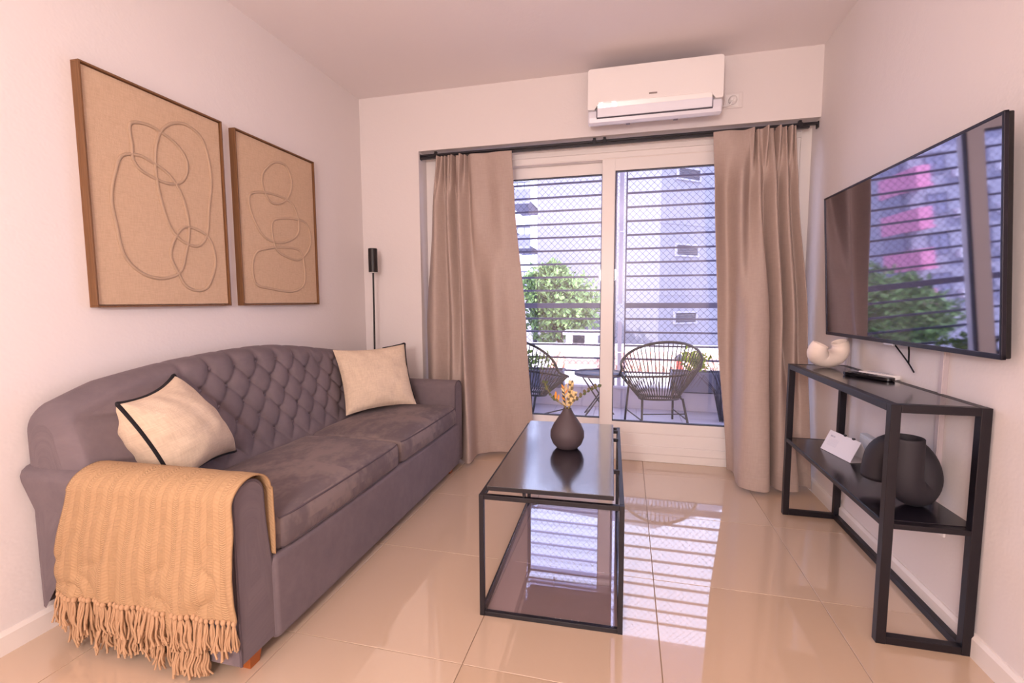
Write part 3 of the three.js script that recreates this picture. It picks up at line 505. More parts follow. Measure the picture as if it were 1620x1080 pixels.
// ------------------------------------------------------------------ console table
{
  const x0 = 0.792, x1 = 1.05, z0 = -1.652, z1 = -2.612, H = 0.778, s = 0.028, fr = 0.026;
  const t = thing('console_table', 'narrow black metal console table with two shelves under the television', 'console table', [0.92, 0, -2.13]);
  const B = (a, b, c, d, e, f, r = 0.002) => box(a - 0.92, b - 0.92, c, d, e + 2.13, f + 2.13, r);
  for (const [x, z] of [[x0, z0], [x1 - s, z0], [x0, z1 + s], [x1 - s, z1 + s]]) part('leg', B(x, x + s, 0, H, z - s, z), M.blackMetal, t);
  for (const z of [z0, z1 + s]) for (const y of [0, H - fr]) part('rail', B(x0 + s, x1 - s, y + 0.0004, y + fr - 0.0004, z - s + 0.0006, z - 0.0006), M.blackMetal, t);
  for (const z of [z0, z1 + s]) part('rail', B(x0 + s, x1 - s, 0.383, 0.4, z - s + 0.0006, z - 0.0006), M.blackMetal, t);
  part('rail', B(x1 - s + 0.0006, x1 - 0.0006, 0.0004, fr - 0.0004, z1 + s, z0 - s), M.blackMetal, t);
  for (const x of [x0, x1 - s]) { part('rail', B(x + 0.0006, x + s - 0.0006, H - fr + 0.0004, H - 0.0004, z1 + s, z0 - s), M.blackMetal, t); }
  part('rail', B(x0 + 0.0006, x0 + 0.012, 0.383, 0.4, z1 + s, z0 - s), M.blackMetal, t);
  part('top_shelf', B(x0 + s - 0.002, x1 - s + 0.002, H - 0.008, H - 0.0012, z1 + s - 0.002, z0 - s + 0.002, 0.001), phys(0x1a161f, 0.16, { ior: 2.3 }), t);
  part('lower_shelf', B(x0 + 0.004, x1 - 0.001, 0.395, 0.4025, z1 + s - 0.002, z0 - s + 0.002, 0.001), phys(0x1a161f, 0.18, { ior: 1.7 }), t);
}
// white curled vase at the far end of the console
{
  const t = thing('sculptural_vase', 'white curled ceramic vase on the far end of the console table', 'vase', [0.925, 0.778, -2.50], 0.35);
  const R = 0.062, r = 0.046, pts = [];
  for (let i = 0; i <= 16; i++) { const a = lerp(-205, 32, i / 16) * Math.PI / 180; pts.push(V(R * Math.cos(a) * 1.08, 0.105 + R * Math.sin(a) * (i < 3 ? 0.9 : 1.0), i < 5 ? 0.028 * (5 - i) / 5 : 0)); }
  const c = curve(pts), rings = [];
  for (let i = 0; i <= 22; i++) { const u = i / 22; rings.push([u, r * (0.78 + 0.26 * Math.sin(Math.PI * Math.min(1, u * 1.15)))]); }
  const last = rings.at(-1)[1]; rings.push([1, last - 0.004]); rings.push([0.97, last - 0.006]); for (let i = 1; i < 12; i++) rings.push([0.97 - i * 0.06, last - 0.008]); rings.push([0.3, 0.001]);
  const f = rings[0][1], head = [[0.32, 0.001], [0.3, f - 0.012], [0.2, f - 0.01], [0.1, f - 0.008], [0.03, f - 0.006], [0, f - 0.004]];
  const g = sweep(c, [...head, ...rings], 28, 88); g.computeBoundingBox(); g.translate(0, -g.boundingBox.min.y, 0); g.scale(0.98, 0.86, 1);
  part('body', g, M.ceramicWhite, t);
}
// remotes
{
  const rem = (name, label, mat, pos, turn, L, w, h, tilt, btn) => {
    const t = thing(name, label, 'remote control', pos, turn); t.rotation.z = tilt;
    const s = new THREE.Shape(); const a = L / 2, b = w / 2; s.moveTo(-a, -b * 0.7); s.quadraticCurveTo(-a, -b, -a + 0.015, -b); s.lineTo(a - 0.02, -b * 0.85); s.quadraticCurveTo(a, -b * 0.8, a, 0); s.quadraticCurveTo(a, b * 0.8, a - 0.02, b * 0.85); s.lineTo(-a + 0.015, b); s.quadraticCurveTo(-a, b, -a, b * 0.7); s.closePath();
    const g = new THREE.ExtrudeGeometry(s, { depth: h - 0.004, bevelEnabled: true, bevelThickness: 0.002, bevelSize: 0.003, bevelSegments: 3, curveSegments: 8 }); g.rotateX(-Math.PI / 2); g.translate(0, 0.002, 0); part('body', boxUV(g), mat, t);
    for (let i = 0; i < 6; i++) for (let j = -1; j <= 1; j++) part('key', box(-a + 0.03 + i * 0.016, -a + 0.039 + i * 0.016, h - 0.001, h + 0.0014, j * 0.011 - 0.0035, j * 0.011 + 0.0035, 0.001), btn, t);
  };
  rem('remote_control', 'white remote control lying behind the black one on the console top', M.white, [1.017, 0.7785, -2.222], -1.12, 0.15, 0.045, 0.018, 0, std(0xb8b4bc, 0.6));
  rem('remote_control', 'black remote control lying in front of the white one on the console top', M.plastBlack, [0.968, 0.7785, -2.20], -1.08, 0.19, 0.045, 0.014, 0, std(0x2a2730, 0.6));
}
// folded tent card on the lower shelf
{
  const t = thing('tent_card', 'white folded tent card printed in grey on the lower console shelf', 'card', [0.955, 0.4035, -2.345], -1.37);
  const W = 0.205, h = 0.088, d = 0.042;
  const print = tex(512, 256, (u, v) => { const bg = [0.95, 0.93, 0.95]; if (u > 0.10 && u < 0.42 && v > 0.30 && v < 0.68) { const k = ((v - 0.30) * 24) % 1; if (k > 0.35 && k < 0.6 && n128(u * 0.9, Math.floor(v * 24) / 24) > 0.38) return [0.82, 0.80, 0.85]; } if (u > 0.1 && u < 0.26 && v > 0.72 && v < 0.80 && n128(u * 1.3, 0.2) > 0.35) return [0.78, 0.76, 0.8]; return bg; }, true);
  const face = (s) => { const g = new RoundedBoxGeometry(W, Math.hypot(h, d), 0.0016, 1, 0.0006); const uv = g.attributes.uv, p = g.attributes.position; for (let i = 0; i < p.count; i++) uv.setXY(i, p.getX(i) / W + 0.5, p.getY(i) / Math.hypot(h, d) + 0.5); g.rotateX(-s * Math.atan2(d, h)); g.translate(0, h / 2, s * d / 2); return g; };
  part('card_face', face(1), std(0xffffff, 0.6, { map: print }), t); part('card_face', face(-1), std(0xf4f0f4, 0.6), t);
  part('card_foot', box(-W / 2, W / 2, 0.0, 0.0016, -d, d, 0.0006), std(0xe8e0e2, 0.6), t);
  for (const x of [0.0, 0.055]) part('clip', box(x - 0.006, x + 0.006, h - 0.002, h + 0.006, -0.004, 0.004, 0.001), std(0x2b2a30, 0.5), t);
}
// black knot vase on the lower shelf
{
  const t = thing('sculptural_vase', 'large matt black looped tube vase on the lower console shelf', 'vase', [0.93, 0.4025, -1.85], 0);
  const r = 0.049;
  const pts = [V(-0.02, 0.238, 0.055), V(-0.02, 0.165, 0.055), V(-0.018, 0.1, 0.053), V(0.0, 0.06, 0.045), V(0.035, 0.05, 0.028), V(0.06, 0.085, 0.008), V(0.06, 0.132, -0.018), V(0.036, 0.165, -0.042), V(0.0, 0.166, -0.062), V(-0.022, 0.14, -0.077), V(-0.03, 0.09, -0.087), V(-0.032, 0.045, -0.09)];
  const c = curve(pts), rings = [];
  for (let i = 0; i < 8; i++) rings.push([0.28 - 0.04 * i, i ? r - 0.007 : 0.001]); rings.push([0.0, r - 0.007], [0.0, r - 0.002], [0.004, r]);
  for (let i = 1; i <= 50; i++) rings.push([i / 50, r * (1 + 0.06 * Math.sin(Math.PI * i / 50))]); rings.push([1, 0.001]);
  const g = sweep(c, rings, 32, 120); g.computeBoundingBox(); g.translate(0, -g.boundingBox.min.y, 0);
  part('body', g, M.ceramicBlack, t);
}
// wall boxes, cable ducts, cables
{
  const t = thing('junction_box', 'pale plastic wall box behind the tent card', 'wall box', [XR, 0.435, -2.33]);
  part('box', box(-0.03, 0, -0.06, 0.065, -0.055, 0.055, 0.004), phys(0xd5dde6, 0.3), t); part('cover', box(-0.034, -0.029, -0.05, 0.055, -0.045, 0.045, 0.002), phys(0xe6ebf2, 0.25), t);
  const duct = (label, z, y0, y1) => { const d = thing('cable_duct', label, 'cable duct', [XR, y0, z]); part('channel', box(-0.014, 0, 0, y1 - y0, -0.011, 0.011, 0.002), std(0xb9abae, 0.5), d); part('lid', box(-0.0165, -0.013, 0.002, y1 - y0 - 0.002, -0.009, 0.009, 0.001), std(0xc6b9bb, 0.5), d); };
  duct('white vertical cable duct running down the wall near the black looped vase', -1.886, 0.36, 1.0);
  duct('white vertical cable duct running down the wall behind the tent card', -2.60, 0.10, 0.98);
  const s2 = thing('wall_socket', 'white wall socket with a black plug behind the black looped vase', 'socket', [XR, 0.335, -1.86]);
  part('faceplate', box(-0.009, 0, -0.04, 0.045, -0.035, 0.035, 0.003), M.white, s2); part('plug', box(-0.035, -0.008, -0.018, 0.02, -0.016, 0.016, 0.004), M.plastBlack, s2); part('cable', tube([V(-0.034, 0.0, 0), V(-0.045, 0.03, -0.005), V(-0.03, 0.06, -0.015), V(-0.018, 0.08, -0.022)], 0.003, 16, 6), M.plastBlack, s2);
  const s3 = thing('wall_socket', 'white low wall socket seen through the far end of the console', 'socket', [XR, 0.21, -2.50]);
  part('faceplate', box(-0.009, 0, -0.04, 0.045, -0.06, 0.06, 0.003), M.white, s3); part('insert', box(-0.011, -0.008, -0.022, 0.026, -0.04, 0.04, 0.002), M.trim, s3);
}

// ------------------------------------------------------------------ television
{
  const zN = -1.568, zFar = -2.66, W = zN - zFar, H = 0.670, tilt = 0.058;
  const t = thing('television', 'large black flat television tilted on the right wall, showing the window in its screen', 'television', [0.971, 1.262, (zN + zFar) / 2], 0.03); t.rotation.x = -0.006;
  const g = new THREE.Group(); // the tilt is in the geometry
  const tiltM = new THREE.Matrix4().makeRotationZ(tilt), T = (q) => q.applyMatrix4(tiltM);
  const B = (x0, x1, y0, y1, z0, z1, r = 0.002) => T(box(x0, x1, y0, y1, z0, z1, r));
  const h = H / 2, w = W / 2;
  part('back_housing', [B(0.004, 0.022, -h + 0.002, h - 0.002, -w + 0.002, w - 0.002, 0.004), B(0.02, 0.042, -h + 0.06, h - 0.22, -w + 0.12, w - 0.12, 0.01)], M.plastBlack, t);
  const bz = std(0x2a2731, 0.3, { metalness: 0.6 });
  part('bezel', [B(-0.004, 0.008, h - 0.009, h, -w, w), B(-0.004, 0.008, -h, -h + 0.016, -w, w), B(-0.004, 0.008, -h, h, -w, -w + 0.009), B(-0.004, 0.008, -h, h, w - 0.009, w)], bz, t);
  part('screen', B(-0.001, 0.006, -h + 0.014, h - 0.008, -w + 0.008, w - 0.008, 0.0008), phys(0x9492a0, 0.035, { metalness: 1 }), t);
  part('sensor', B(-0.006, 0.006, -h - 0.006, -h + 0.001, -0.03, 0.03, 0.002), std(0xb9b6c0, 0.3), t);
  part('wall_bracket', [box(0.035, 0.077, -0.13, 0.13, -0.2, -0.16, 0.003), box(0.035, 0.077, -0.13, 0.13, 0.16, 0.2, 0.003), box(0.07, 0.078, -0.1, 0.1, -0.25, 0.25, 0.003)], M.blackMetal, t);
  const cb = thing('television_cable', 'thin black cable looping below the television', 'cable', [1.03, 0.9, -2.13]);
  part('cord', tube([V(-0.02, 0.06, -0.05), V(0.004, 0.0, 0.0), V(0.016, -0.045, 0.045), V(0.02, -0.075, 0.075)], 0.003, 24, 6), M.plastBlack, cb);
  part('cord', tube([V(-0.005, 0.05, 0.075), V(0.01, 0.0, 0.055), V(0.016, -0.045, 0.045)], 0.003, 24, 6), M.plastBlack, cb);
}

// ------------------------------------------------------------------ balcony
const lilac = std(0xcfcadb, 0.7);
{
  const b = struct('balcony_floor');
  part('balcony_slab', rawBox(-4.5, 4.5, -0.2, -0.012, -4.98, -3.455), lilac, b);
  const tile = boxUV(new RoundedBoxGeometry(0.396, 0.012, 0.366, 1, 0.0015)), tm = phys(0xd6d2de, 0.3);
  for (let i = -4; i <= 4; i++) for (let j = 0; j < 4; j++) { const m = part('tile', tile, tm, b); m.position.set(i * 0.4 - 0.1, -0.006, -3.645 - j * 0.37); }
  const c = struct('balcony_curb'); part('curb', box(-4.5, 4.5, 0, 0.2, -4.98, -4.85, 0.006), std(0xcfc6cd, 0.7), c); part('curb_cap', box(-4.5, 4.5, 0.2, 0.225, -4.99, -4.84, 0.005), std(0xd9d4de, 0.6), c);
  const s = struct('balcony_ceiling'); part('balcony_slab', rawBox(-4.5, 4.5, 2.56, 2.75, -5.0, -3.455), lilac, s);
  const f = struct('facade'); part('wall_panel', [rawBox(-4.5, XL - 0.2, -0.2, 2.7, -3.455, -3.2), rawBox(XR + 0.2, 4.5, -0.2, 2.7, -3.455, -3.2)], lilac, f);
}
{
  const railM = std(0x5e5c74, 0.5);
  const panel = (label, x0, x1) => {
    const t = thing('balcony_railing', label, 'railing', [(x0 + x1) / 2, 0.225, -4.88]), cx = (x0 + x1) / 2;
    for (let k = 0; k < 16; k++) { const y = 1.046 + (k - 6) * 0.1355 + (k > 6 ? 0.02 : 0); if (y < 0.3 || y > 2.5) continue; const th = k === 6 ? 0.026 : 0.0098; part('bar', box(x0 - cx, x1 - cx, y - 0.225 - th, y - 0.225 + th, -th, th, 0.003), railM, t); }
    for (const x of [x0 + 0.008, x1 - 0.008]) { part('post', box(x - cx - 0.007, x - cx + 0.007, 0, 2.33, -0.012, 0.012, 0.002), railM, t); }
    return t;
  };
  panel('dark horizontal-bar balcony railing left of the door mullion', -2.1, -0.115);
  panel('dark horizontal-bar balcony railing right of the door mullion', -0.03, 2.1);
  const p = thing('railing_post', 'narrow pale post between the two railing panels', 'post', [-0.072, 0.225, -4.88]);
  for (const [y0, y1] of [[0.0, 0.34], [0.35, 0.66], [0.84, 1.55], [1.56, 2.33]]) part('plate', box(-0.02, 0.02, y0, y1, -0.006, 0.006, 0.002), std(0xdcdae8, 0.5), p);
  // safety net
  const gs = [], x0 = -2.1, x1 = 2.1, y0 = 0.25, y1 = 2.55, z = -4.95, s = 0.066;
  for (let k = -40; k < 80; k++) for (const d of [1, -1]) {
    let xa = x0 + k * s, ya = d > 0 ? y0 : y1, xb = xa + (y1 - y0) * 1.0, yb = d > 0 ? y1 : y0; const sl = (yb - ya) / (xb - xa);
    if (xa < x0) { ya += (x0 - xa) * sl; xa = x0; } if (xb > x1) { yb -= (xb - x1) * sl; xb = x1; } if (xb - xa < 0.03) continue;
    gs.push(bar(V(xa, ya - 1.4, 0), V(xb, yb - 1.4, d * 0.001), 0.0018, 3));
  }
  const net = thing('safety_net', 'grey diamond safety net stretched outside the balcony railing', 'net', [0, 1.4, z]); const nm = part('mesh', gs, std(0x45435a, 0.8), net); nm.userData.kind = 'stuff'; nm.name = 'netting';
}
// string chairs
function stringChair(label, pos, turn) {
  const t = thing('string_chair', label, 'chair', pos, turn, 'black string chairs on the balcony');
  const hoop = (a) => { const s = Math.sin(a), c = Math.cos(a); const y = c > 0 ? lerp(0.52, 0.76, Math.pow(c, 0.8)) : lerp(0.52, 0.375, Math.pow(-c, 0.6)); return V(0.345 * s * (c < 0 ? 0.95 : 1) * (1 - 0.0 * c), y, c > 0 ? 0.02 + 0.20 * c : 0.02 + 0.42 * c); };
  const ring = (a) => V(0.165 * Math.sin(a), 0.255 + 0.015 * Math.cos(a), 0.0 + 0.14 * Math.cos(a));
  const loop = (f) => { const p = []; for (let i = 0; i < 48; i++) p.push(f(i / 48 * Math.PI * 2)); return new THREE.CatmullRomCurve3(p, true); };
  part('hoop', new THREE.TubeGeometry(loop(hoop), 120, 0.0115, 8, true), M.chairFrame, t);
  part('seat_ring', new THREE.TubeGeometry(loop(ring), 60, 0.009, 8, true), M.chairFrame, t);
  for (let i = 0; i < 56; i++) { const a = i / 56 * Math.PI * 2, p = hoop(a), q = ring(a), m = p.clone().lerp(q, 0.5).add(V(0, -0.015, 0.01)); part('cord', new THREE.TubeGeometry(new THREE.QuadraticBezierCurve3(p, m, q), 5, 0.0042, 5), M.chairFrame, t); }
  for (const [x, z, fx, fz] of [[-0.17, 0.10, -0.2, 0.2], [0.17, 0.10, 0.2, 0.2], [-0.2, -0.22, -0.22, -0.27], [0.2, -0.22, 0.22, -0.27]]) part('leg', bar(V(x, z > 0 ? 0.27 : 0.375, z), V(fx, 0, fz), 0.010, 8), M.chairFrame, t);
  for (const s of [-1, 1]) part('brace', [bar(V(0.19 * s, 0.1, 0.165), V(0.213 * s, 0.1, -0.258), 0.006, 6), bar(V(0.17 * s, 0.262, 0.07), V(0.2 * s, 0.375, -0.22), 0.009, 6)], M.chairFrame, t);
  part('brace', bar(V(-0.185, 0.15, 0.15), V(0.185, 0.15, 0.15), 0.005, 6), M.chairFrame, t);
}
stringChair('black string chair right of the door mullion, its round back to the window', [0.275, 0, -4.18], 0.25);
stringChair('black string chair half hidden behind the left curtain', [-0.86, 0, -4.15], -0.55);
{
  const t = thing('bistro_table', 'small round grey metal folding table between the string chairs', 'table', [-0.25, 0, -4.40]);
  part('tabletop', lathe([[0, 0.405], [0.215, 0.405], [0.225, 0.41], [0.225, 0.436], [0.222, 0.436], [0.22, 0.42], [0, 0.42]], 48), std(0x5a5868, 0.5), t);
  for (const s of [-1, 1]) { part('leg', bar(V(-0.14, 0.405, s * 0.12), V(0.14, 0, s * 0.15), 0.007, 8), M.chairFrame, t); part('leg', bar(V(0.14, 0.405, s * 0.13), V(-0.14, 0, s * 0.16), 0.007, 8), M.chairFrame, t); }
  for (const x of [-0.1, 0.1]) part('stretcher', bar(V(x, 0.06, -0.155), V(x, 0.06, 0.155), 0.005, 6), M.chairFrame, t);
}
function leafGeo(L, w) { const g = new THREE.PlaneGeometry(w, L, 2, 3); const p = g.attributes.position; for (let i = 0; i < p.count; i++) { const y = p.getY(i) / L + 0.5; p.setXYZ(i, p.getX(i) * Math.sin(Math.PI * clamp(y * 0.9 + 0.06)), y * L, Math.abs(p.getX(i)) * 0.4 - 0.15 * L * y * y); } g.computeVertexNormals(); return g; }
const leafMat = (c) => new THREE.MeshPhysicalMaterial({ color: c, roughness: 0.9, side: THREE.DoubleSide });
function bladePlant(label, pos, n, h, spread, mat, seed, w = 0.006, droop = 1) {
  const t = thing('potted_grass', label, 'plant', pos), r = rng(seed);
  for (let i = 0; i < n; i++) { const a = r() * 6.283, L = h * (0.65 + 0.45 * r()), s = spread * (0.4 + 0.7 * r()); part('blade', sweep(curve([V(0.03 * Math.cos(a), 0, 0.03 * Math.sin(a)), V(Math.cos(a) * s * 0.3, L * 0.6, Math.sin(a) * s * 0.3), V(Math.cos(a) * s * 0.75, L, Math.sin(a) * s * 0.75), V(Math.cos(a) * s * 1.2, L * (1 - 0.3 * droop), Math.sin(a) * s * 1.2)]), [[0, w], [0.4, w * 0.9], [0.8, w * 0.6], [1, 0.0006]], 5, 12), mat, t); }
  return t;
}
function planter(label, x0, x1, y0, y1, z, col) { const t = thing('planter_box', label, 'planter', [(x0 + x1) / 2, y0, z]); const w = (x1 - x0) / 2; part('trough', [box(-w, w, 0, y1 - y0, -0.1, -0.09, 0.003), box(-w, w, 0, y1 - y0, 0.09, 0.1, 0.003), box(-w, -w + 0.01, 0, y1 - y0, -0.1, 0.1, 0.003), box(w - 0.01, w, 0, y1 - y0, -0.1, 0.1, 0.003), box(-w, w, 0, 0.012, -0.1, 0.1, 0.003)], std(col, 0.6), t); part('rim', [box(-w - 0.008, w + 0.008, y1 - y0 - 0.02, y1 - y0, 0.095, 0.108, 0.003), box(-w - 0.008, w + 0.008, y1 - y0 - 0.02, y1 - y0, -0.108, -0.095, 0.003)], std(col, 0.5), t); part('soil', box(-w + 0.01, w - 0.01, 0.012, y1 - y0 - 0.03, -0.09, 0.09, 0), std(0x5a4a42, 0.95), t); return t; }
function bush(name, label, cat, pos, rad, n, mat, seed, L, group) {
  const t = thing(name, label, cat, pos, 0, group), r = rng(seed);
  const g = leafGeo(L, L * 0.55), im = new THREE.InstancedMesh(g, mat, n); im.name = 'foliage'; im.userData.kind = 'stuff'; im.castShadow = im.receiveShadow = true;
  const m = new THREE.Matrix4(), q = new THREE.Quaternion(), col = new THREE.Color();
  const lobes = Array.from({ length: 9 }, () => [(r() - 0.5) * 1.3, (r() - 0.35) * 1.2, (r() - 0.5) * 1.3, 0.35 + 0.35 * r()]);
  for (let i = 0; i < n; i++) { const l = lobes[Math.floor(r() * 9)], a = r() * 6.283, c = 2 * r() - 1, d = l[3] * Math.pow(r(), 0.33), s = Math.sqrt(1 - c * c); q.setFromEuler(new THREE.Euler(r() * 6, r() * 6, r() * 6)); m.compose(V((l[0] + d * s * Math.cos(a)) * rad[0], (l[1] + d * c) * rad[1] + rad[1] * 0.9, (l[2] + d * s * Math.sin(a)) * rad[2]), q, V(1, 1, 1).multiplyScalar(0.6 + 0.8 * r())); im.setMatrixAt(i, m); const k = 0.7 + 0.6 * r(); im.setColorAt(i, col.setRGB(k, k * (0.95 + 0.1 * r()), k * 0.9)); }
  t.add(im);
  return [t, lobes];
}
function tree(label, pos, h, rad, n, col, seed, group) {
  const [t, lobes] = bush('tree', label, 'tree', pos, rad, n, leafMat(col), seed, 0.26, group);
  const bark = std(0x5d4a3e, 0.95); part('trunk', sweep(curve([V(0, -h, 0), V(0.12, -h * 0.5, 0.05), V(0, rad[1] * 0.4, 0)]), [[0, 0.22], [0.5, 0.16], [1, 0.08]], 10, 12), bark, t);
  for (let i = 0; i < 5; i++) { const l = lobes[i]; part('branch', sweep(curve([V(0.04, -0.1, 0.02), V(l[0] * rad[0] * 0.5, rad[1] * 0.5, l[2] * rad[2] * 0.5), V(l[0] * rad[0], l[1] * rad[1] + rad[1] * 0.9, l[2] * rad[2])]), [[0, 0.07], [1, 0.02]], 7, 10), bark, t); }
}
planter('long slate-blue planter along the railing behind the right string chair', 0.42, 1.45, 0.226, 0.42, -4.72, 0x6d7086);
planter('slate-blue planter along the railing behind the left string chair', -1.75, -0.62, 0.226, 0.40, -4.72, 0x6d7086);
bladePlant('tall dark dry grass with arching blades at the right of the balcony', [0.86, 0.0, -4.5], 26, 0.62, 0.30, leafMat(0x3b3740), 91, 0.0038);
bush('shrub', 'yellow-green leafy plant in the planter behind the right chair', 'plant', [0.62, 0.42, -4.72], [0.13, 0.11, 0.08], 160, leafMat(0x9fb83a), 93, 0.05);
bush('shrub', 'small green plant in the planter behind the left chair', 'plant', [-0.98, 0.40, -4.72], [0.22, 0.09, 0.08], 200, leafMat(0x7fa04a), 94, 0.045);

// ------------------------------------------------------------------ the street and the buildings opposite
{
  const g = struct('ground'); part('street', rawBox(-60, 40, -5.2, -5, -70, -5.2), std(0xb9b2b4, 0.9), g);
  const pane = phys(0x8c8ea8, 0.1), wf = std(0x9391a2, 0.6);
  const ventRow = (parent, x, y, z, rot, w, h) => { const f = part('vent_window', [box(-w / 2 - 0.08, w / 2 + 0.08, h / 2, h / 2 + 0.08, -0.05, 0.1, 0.01), box(-w / 2 - 0.08, w / 2 + 0.08, -h / 2 - 0.08, -h / 2, -0.05, 0.1, 0.01), box(-w / 2 - 0.08, -w / 2, -h / 2, h / 2, -0.05, 0.1, 0.01), box(w / 2, w / 2 + 0.08, -h / 2, h / 2, -0.05, 0.1, 0.01)], wf, parent); f.position.set(x, y, z); f.rotation.y = rot; part('vent_louvre', Array.from({ length: 5 }, (_, i) => { const b = box(-w / 2, w / 2, -0.03, 0.03, -0.01, 0.02, 0.004); b.rotateX(0.6); b.translate(0, -h / 2 + h * (i + 0.5) / 5, 0.02); return b; }), std(0x4e4c5c, 0.6), f); };
  // pale block: a sunlit face and a shaded face meeting at a corner
  const t = thing('apartment_building', 'tall plain pale building with one sunlit face and one bluish shaded face', 'building', [1.33, -5, -21.5]);
  const H = 14.3, c0 = V(0, 0, 0), cL = V(-5.55, 0, -0.9), cR = V(9, 0, -7.5);
  const sh = new THREE.Shape([[c0.x, -c0.z], [cR.x, -cR.z], [cR.x - 3, -cR.z + 6], [cL.x - 0.5, -cL.z + 8], [cL.x, -cL.z]].map(([a, b]) => new THREE.Vector2(a, b)));
  const bg = new THREE.ExtrudeGeometry(sh, { depth: H, bevelEnabled: false }); bg.rotateX(-Math.PI / 2); part('wall', boxUV(bg), std(0x84828f, 0.9, { bumpMap: wallBump, bumpScale: 0.003 }), t);
  const dir = cR.clone().normalize(), ang = Math.atan2(-dir.z, dir.x);
  for (const y of [1.3, 4.3, 7.6]) { const p = dir.clone().multiplyScalar(1.55); ventRow(t, p.x - 0.0, y + 4.0, p.z, ang, 1.25, 0.42); }
  part('cornice', Array.from({ length: 4 }, (_, i) => { const a = box(0, 9, 0, 0.06, -0.02, 0.03, 0.01); a.rotateY(ang); a.translate(0, 3.2 + i * 3.1, 0); return a; }), std(0x84828f, 0.9), t);
  // balconied building at the left of the pale block
  const b = thing('apartment_building', 'dark building with projecting balconies at the left edge of the view', 'building', [-5.3, -5, -22.6]);
  part('wall', rawBox(-2.2, 0.3, 0, 7.4, -6, -2.5), std(0xb7b4c6, 0.9), b);
  for (const y of [6.6, 8.7, 10.8, 12.9]) { const s = part('balcony', rawBox(-0.35, 0.75, y - 0.12, y, -2.8, 0.4), std(0x8a88a2, 0.8), b); part('balustrade', [rawBox(-0.35, 0.75, y, y + 0.55, 0.34, 0.4), rawBox(-0.35, -0.29, y, y + 0.55, -2.5, 0.4)], std(0x7e7c98, 0.8), s); part('handrail', [rawBox(-0.35, 0.75, y + 0.85, y + 0.9, 0.34, 0.4), rawBox(-0.35, -0.3, y + 0.85, y + 0.9, -2.5, 0.4), rawBox(0.1, 0.13, y + 0.5, y + 0.9, 0.35, 0.39), rawBox(0.45, 0.48, y + 0.5, y + 0.9, 0.35, 0.39)], std(0x5a586e, 0.6), s); }
  part('column', rawBox(0.55, 0.75, 0, 15, -2.8, -2.5), std(0xb9b6c8, 0.8), b);
  // grey tower with pink balconies, seen in the television
  const q = thing('apartment_building', 'grey tower with pink balconies reflected in the television screen', 'building', [-14.0, -5, -25.5]);
  part('wall', rawBox(-6, 1.3, 0, 14.5, -8, 0), std(0xa2a2b2, 0.9, { bumpMap: wallBump, bumpScale: 0.003 }), q);
  for (let i = 0; i < 5; i++) { const y = 4.2 + i * 1.85; const p = part('balcony', [rawBox(0.95, 1.5, y, y + 0.85, -2, 0.9), rawBox(0.9, 1.5, y - 0.12, y, -2, 0.95)], std(0xdf8fb0, 0.8), q); part('rear_wall', rawBox(1.3, 1.45, y + 0.85, y + 1.73, -2, -0.4), std(0x8f90a6, 0.8), q); }
  for (let i = 0; i < 5; i++) for (let j = 0; j < 3; j++) { const y = 5.2 + i * 1.85, x = 0.2 - j * 1.7; const f = part('window', [rawBox(x - 0.42, x + 0.42, y - 0.5, y - 0.44, -0.05, 0.06), rawBox(x - 0.42, x + 0.42, y + 0.44, y + 0.5, -0.05, 0.06), rawBox(x - 0.42, x - 0.36, y - 0.44, y + 0.44, -0.05, 0.06), rawBox(x + 0.36, x + 0.42, y - 0.44, y + 0.44, -0.05, 0.06), rawBox(x - 0.03, x + 0.03, y - 0.44, y + 0.44, -0.05, 0.05)], std(0x77778c, 0.7), q); part('pane', rawBox(x - 0.36, x + 0.36, y - 0.44, y + 0.44, -0.03, 0.015), pane, f); part('outdoor_unit', [rawBox(x + 0.5, x + 1.05, y - 0.75, y - 0.35, 0.0, 0.3)], std(0xe4e3ea, 0.6), q); }
  tree('leafy green tree in front of the pale building', [-2.75, -0.75, -19.8], 4.2, [1.55, 1.75, 1.3], 5200, 0x86a06c, 101);
  tree('bright green tree at the left edge of the balcony view', [-5.05, -1.6, -18.5], 3.4, [0.85, 1.8, 0.8], 3600, 0xa6c07c, 103);
  tree('dark green tree reflected low in the television screen', [-9.2, -2.2, -21.5], 2.8, [2.0, 1.6, 1.4], 4800, 0x708c5c, 105);
  // low roofs across the street
  const lr = thing('low_house', 'low house with a pale roof terrace and a red tiled strip behind the railing', 'building', [0.2, -5, -13.5]);
  part('wall', rawBox(-6, 6, 0, 4.05, -4, 1.2), std(0xe6dcd8, 0.9), lr); part('parapet', [rawBox(-6.1, 6.1, 4.05, 4.5, -4.1, -3.9), rawBox(-6.1, 6.1, 4.05, 4.22, 1.1, 1.3)], std(0xefe8e6, 0.8), lr);
  const tl = []; const tg = new THREE.CylinderGeometry(0.09, 0.09, 0.8, 8, 1, false, 0, Math.PI); tg.rotateZ(Math.PI / 2); tg.rotateY(Math.PI / 2); tg.rotateX(0.28);
  const tileM = [0xe3b49c, 0xe8c2ae, 0xdca58c].map((c) => std(c, 0.8)), rf = part('tiled_roof', (() => { const g2 = rawBox(-2.4, 5.4, 4.06, 4.12, -1.2, 0.55); return g2; })(), tileM[2], lr), rt = rng(111);
  for (let i = 0; i < 36; i++) for (let j = 0; j < 2; j++) { const m = part('roof_tile', tg, tileM[Math.floor(rt() * 3)], rf); m.position.set(-2.3 + i * 0.215, 4.16 + (1 - j) * 0.22, -0.75 + j * 0.72); }
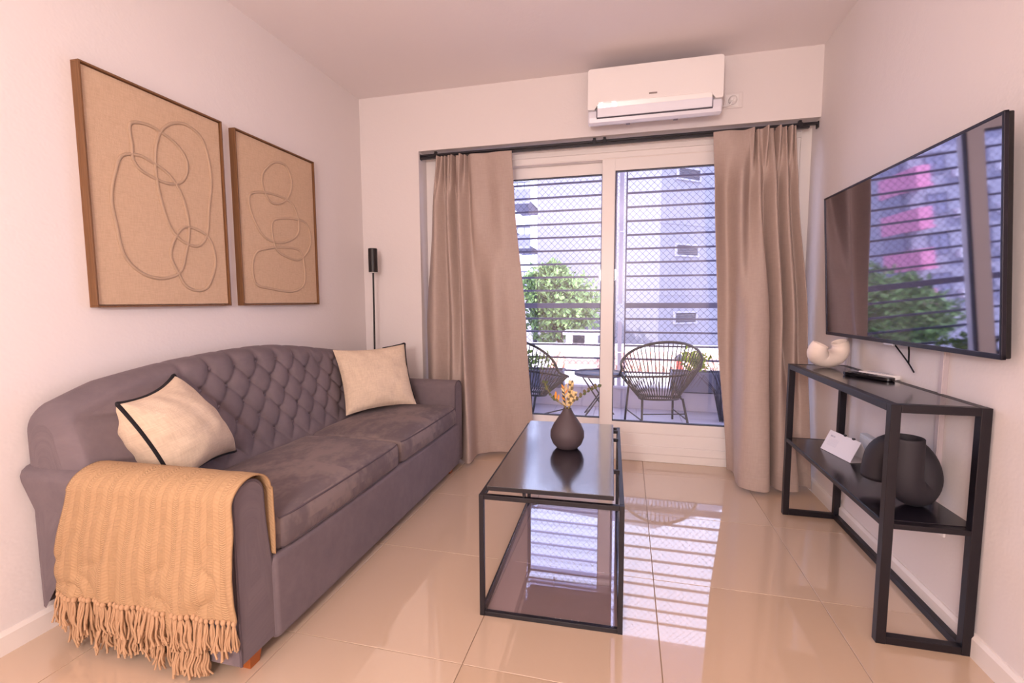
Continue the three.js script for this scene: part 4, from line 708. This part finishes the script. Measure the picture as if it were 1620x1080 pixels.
  const ch = thing('chimney', 'white rooftop chimney with a dark opening left of the door mullion', 'chimney', [-1.22, -0.95, -13.2]);
  part('shaft', [rawBox(-0.42, 0.42, 0, 0.85, -0.3, 0.3), rawBox(-0.42, -0.25, 0.85, 1.1, -0.3, 0.3), rawBox(0.1, 0.42, 0.85, 1.1, -0.3, 0.3), rawBox(-0.25, 0.1, 0.85, 1.1, -0.3, 0.0)], std(0xefe4e0, 0.8), ch); part('cap', box(-0.5, 0.5, 1.1, 1.2, -0.38, 0.38, 0.02), std(0xf3ecea, 0.8), ch); part('opening', rawBox(-0.25, 0.1, 0.86, 1.09, -0.02, 0.02), std(0x3a3a48, 0.8), ch); part('red_band', box(-0.44, 0.44, 0.3, 0.42, -0.32, 0.32, 0.01), std(0xc98578, 0.8), ch);
  const red = (label, x, y, z, s) => { const v = thing('roof_vent', label, 'roof vent', [x, y, z]); part('pipe', lathe([[0, 0], [0.13 * s, 0], [0.11 * s, 0.5 * s], [0, 0.5 * s]], 14), std(0xb03a2c, 0.6), v); part('cap', lathe([[0, 0.5 * s], [0.2 * s, 0.5 * s], [0.05 * s, 0.66 * s], [0, 0.66 * s]], 14), std(0x3c3640, 0.6), v); };
  red('short red roof vent seen through the back of the right string chair', 1.35, -0.78, -12.9, 0.7); red('second short red roof vent nearer the right curtain', 2.75, -0.78, -12.9, 0.6);
  const cone = thing('parasol', 'white parasol with a pointed top reflected low in the television', 'parasol', [-4.0, -1.6, -10.2]);
  part('canopy', lathe([[0, 0.8], [0.03, 0.8], [0.5, 0.4], [1.1, 0.02], [1.1, 0], [0.5, 0.36], [0, 0.74]], 8), std(0xf2e6e2, 0.8), cone); part('pole', new THREE.CylinderGeometry(0.025, 0.025, 3.6, 8).translate(0, -1.5, 0), std(0x8c5f3c, 0.6), cone); part('finial', lathe([[0, 0.78], [0.05, 0.8], [0.04, 1.1], [0.07, 1.2], [0, 1.25]], 10), std(0xd9a880, 0.6), cone);
}
renderer.render(scene, camera);
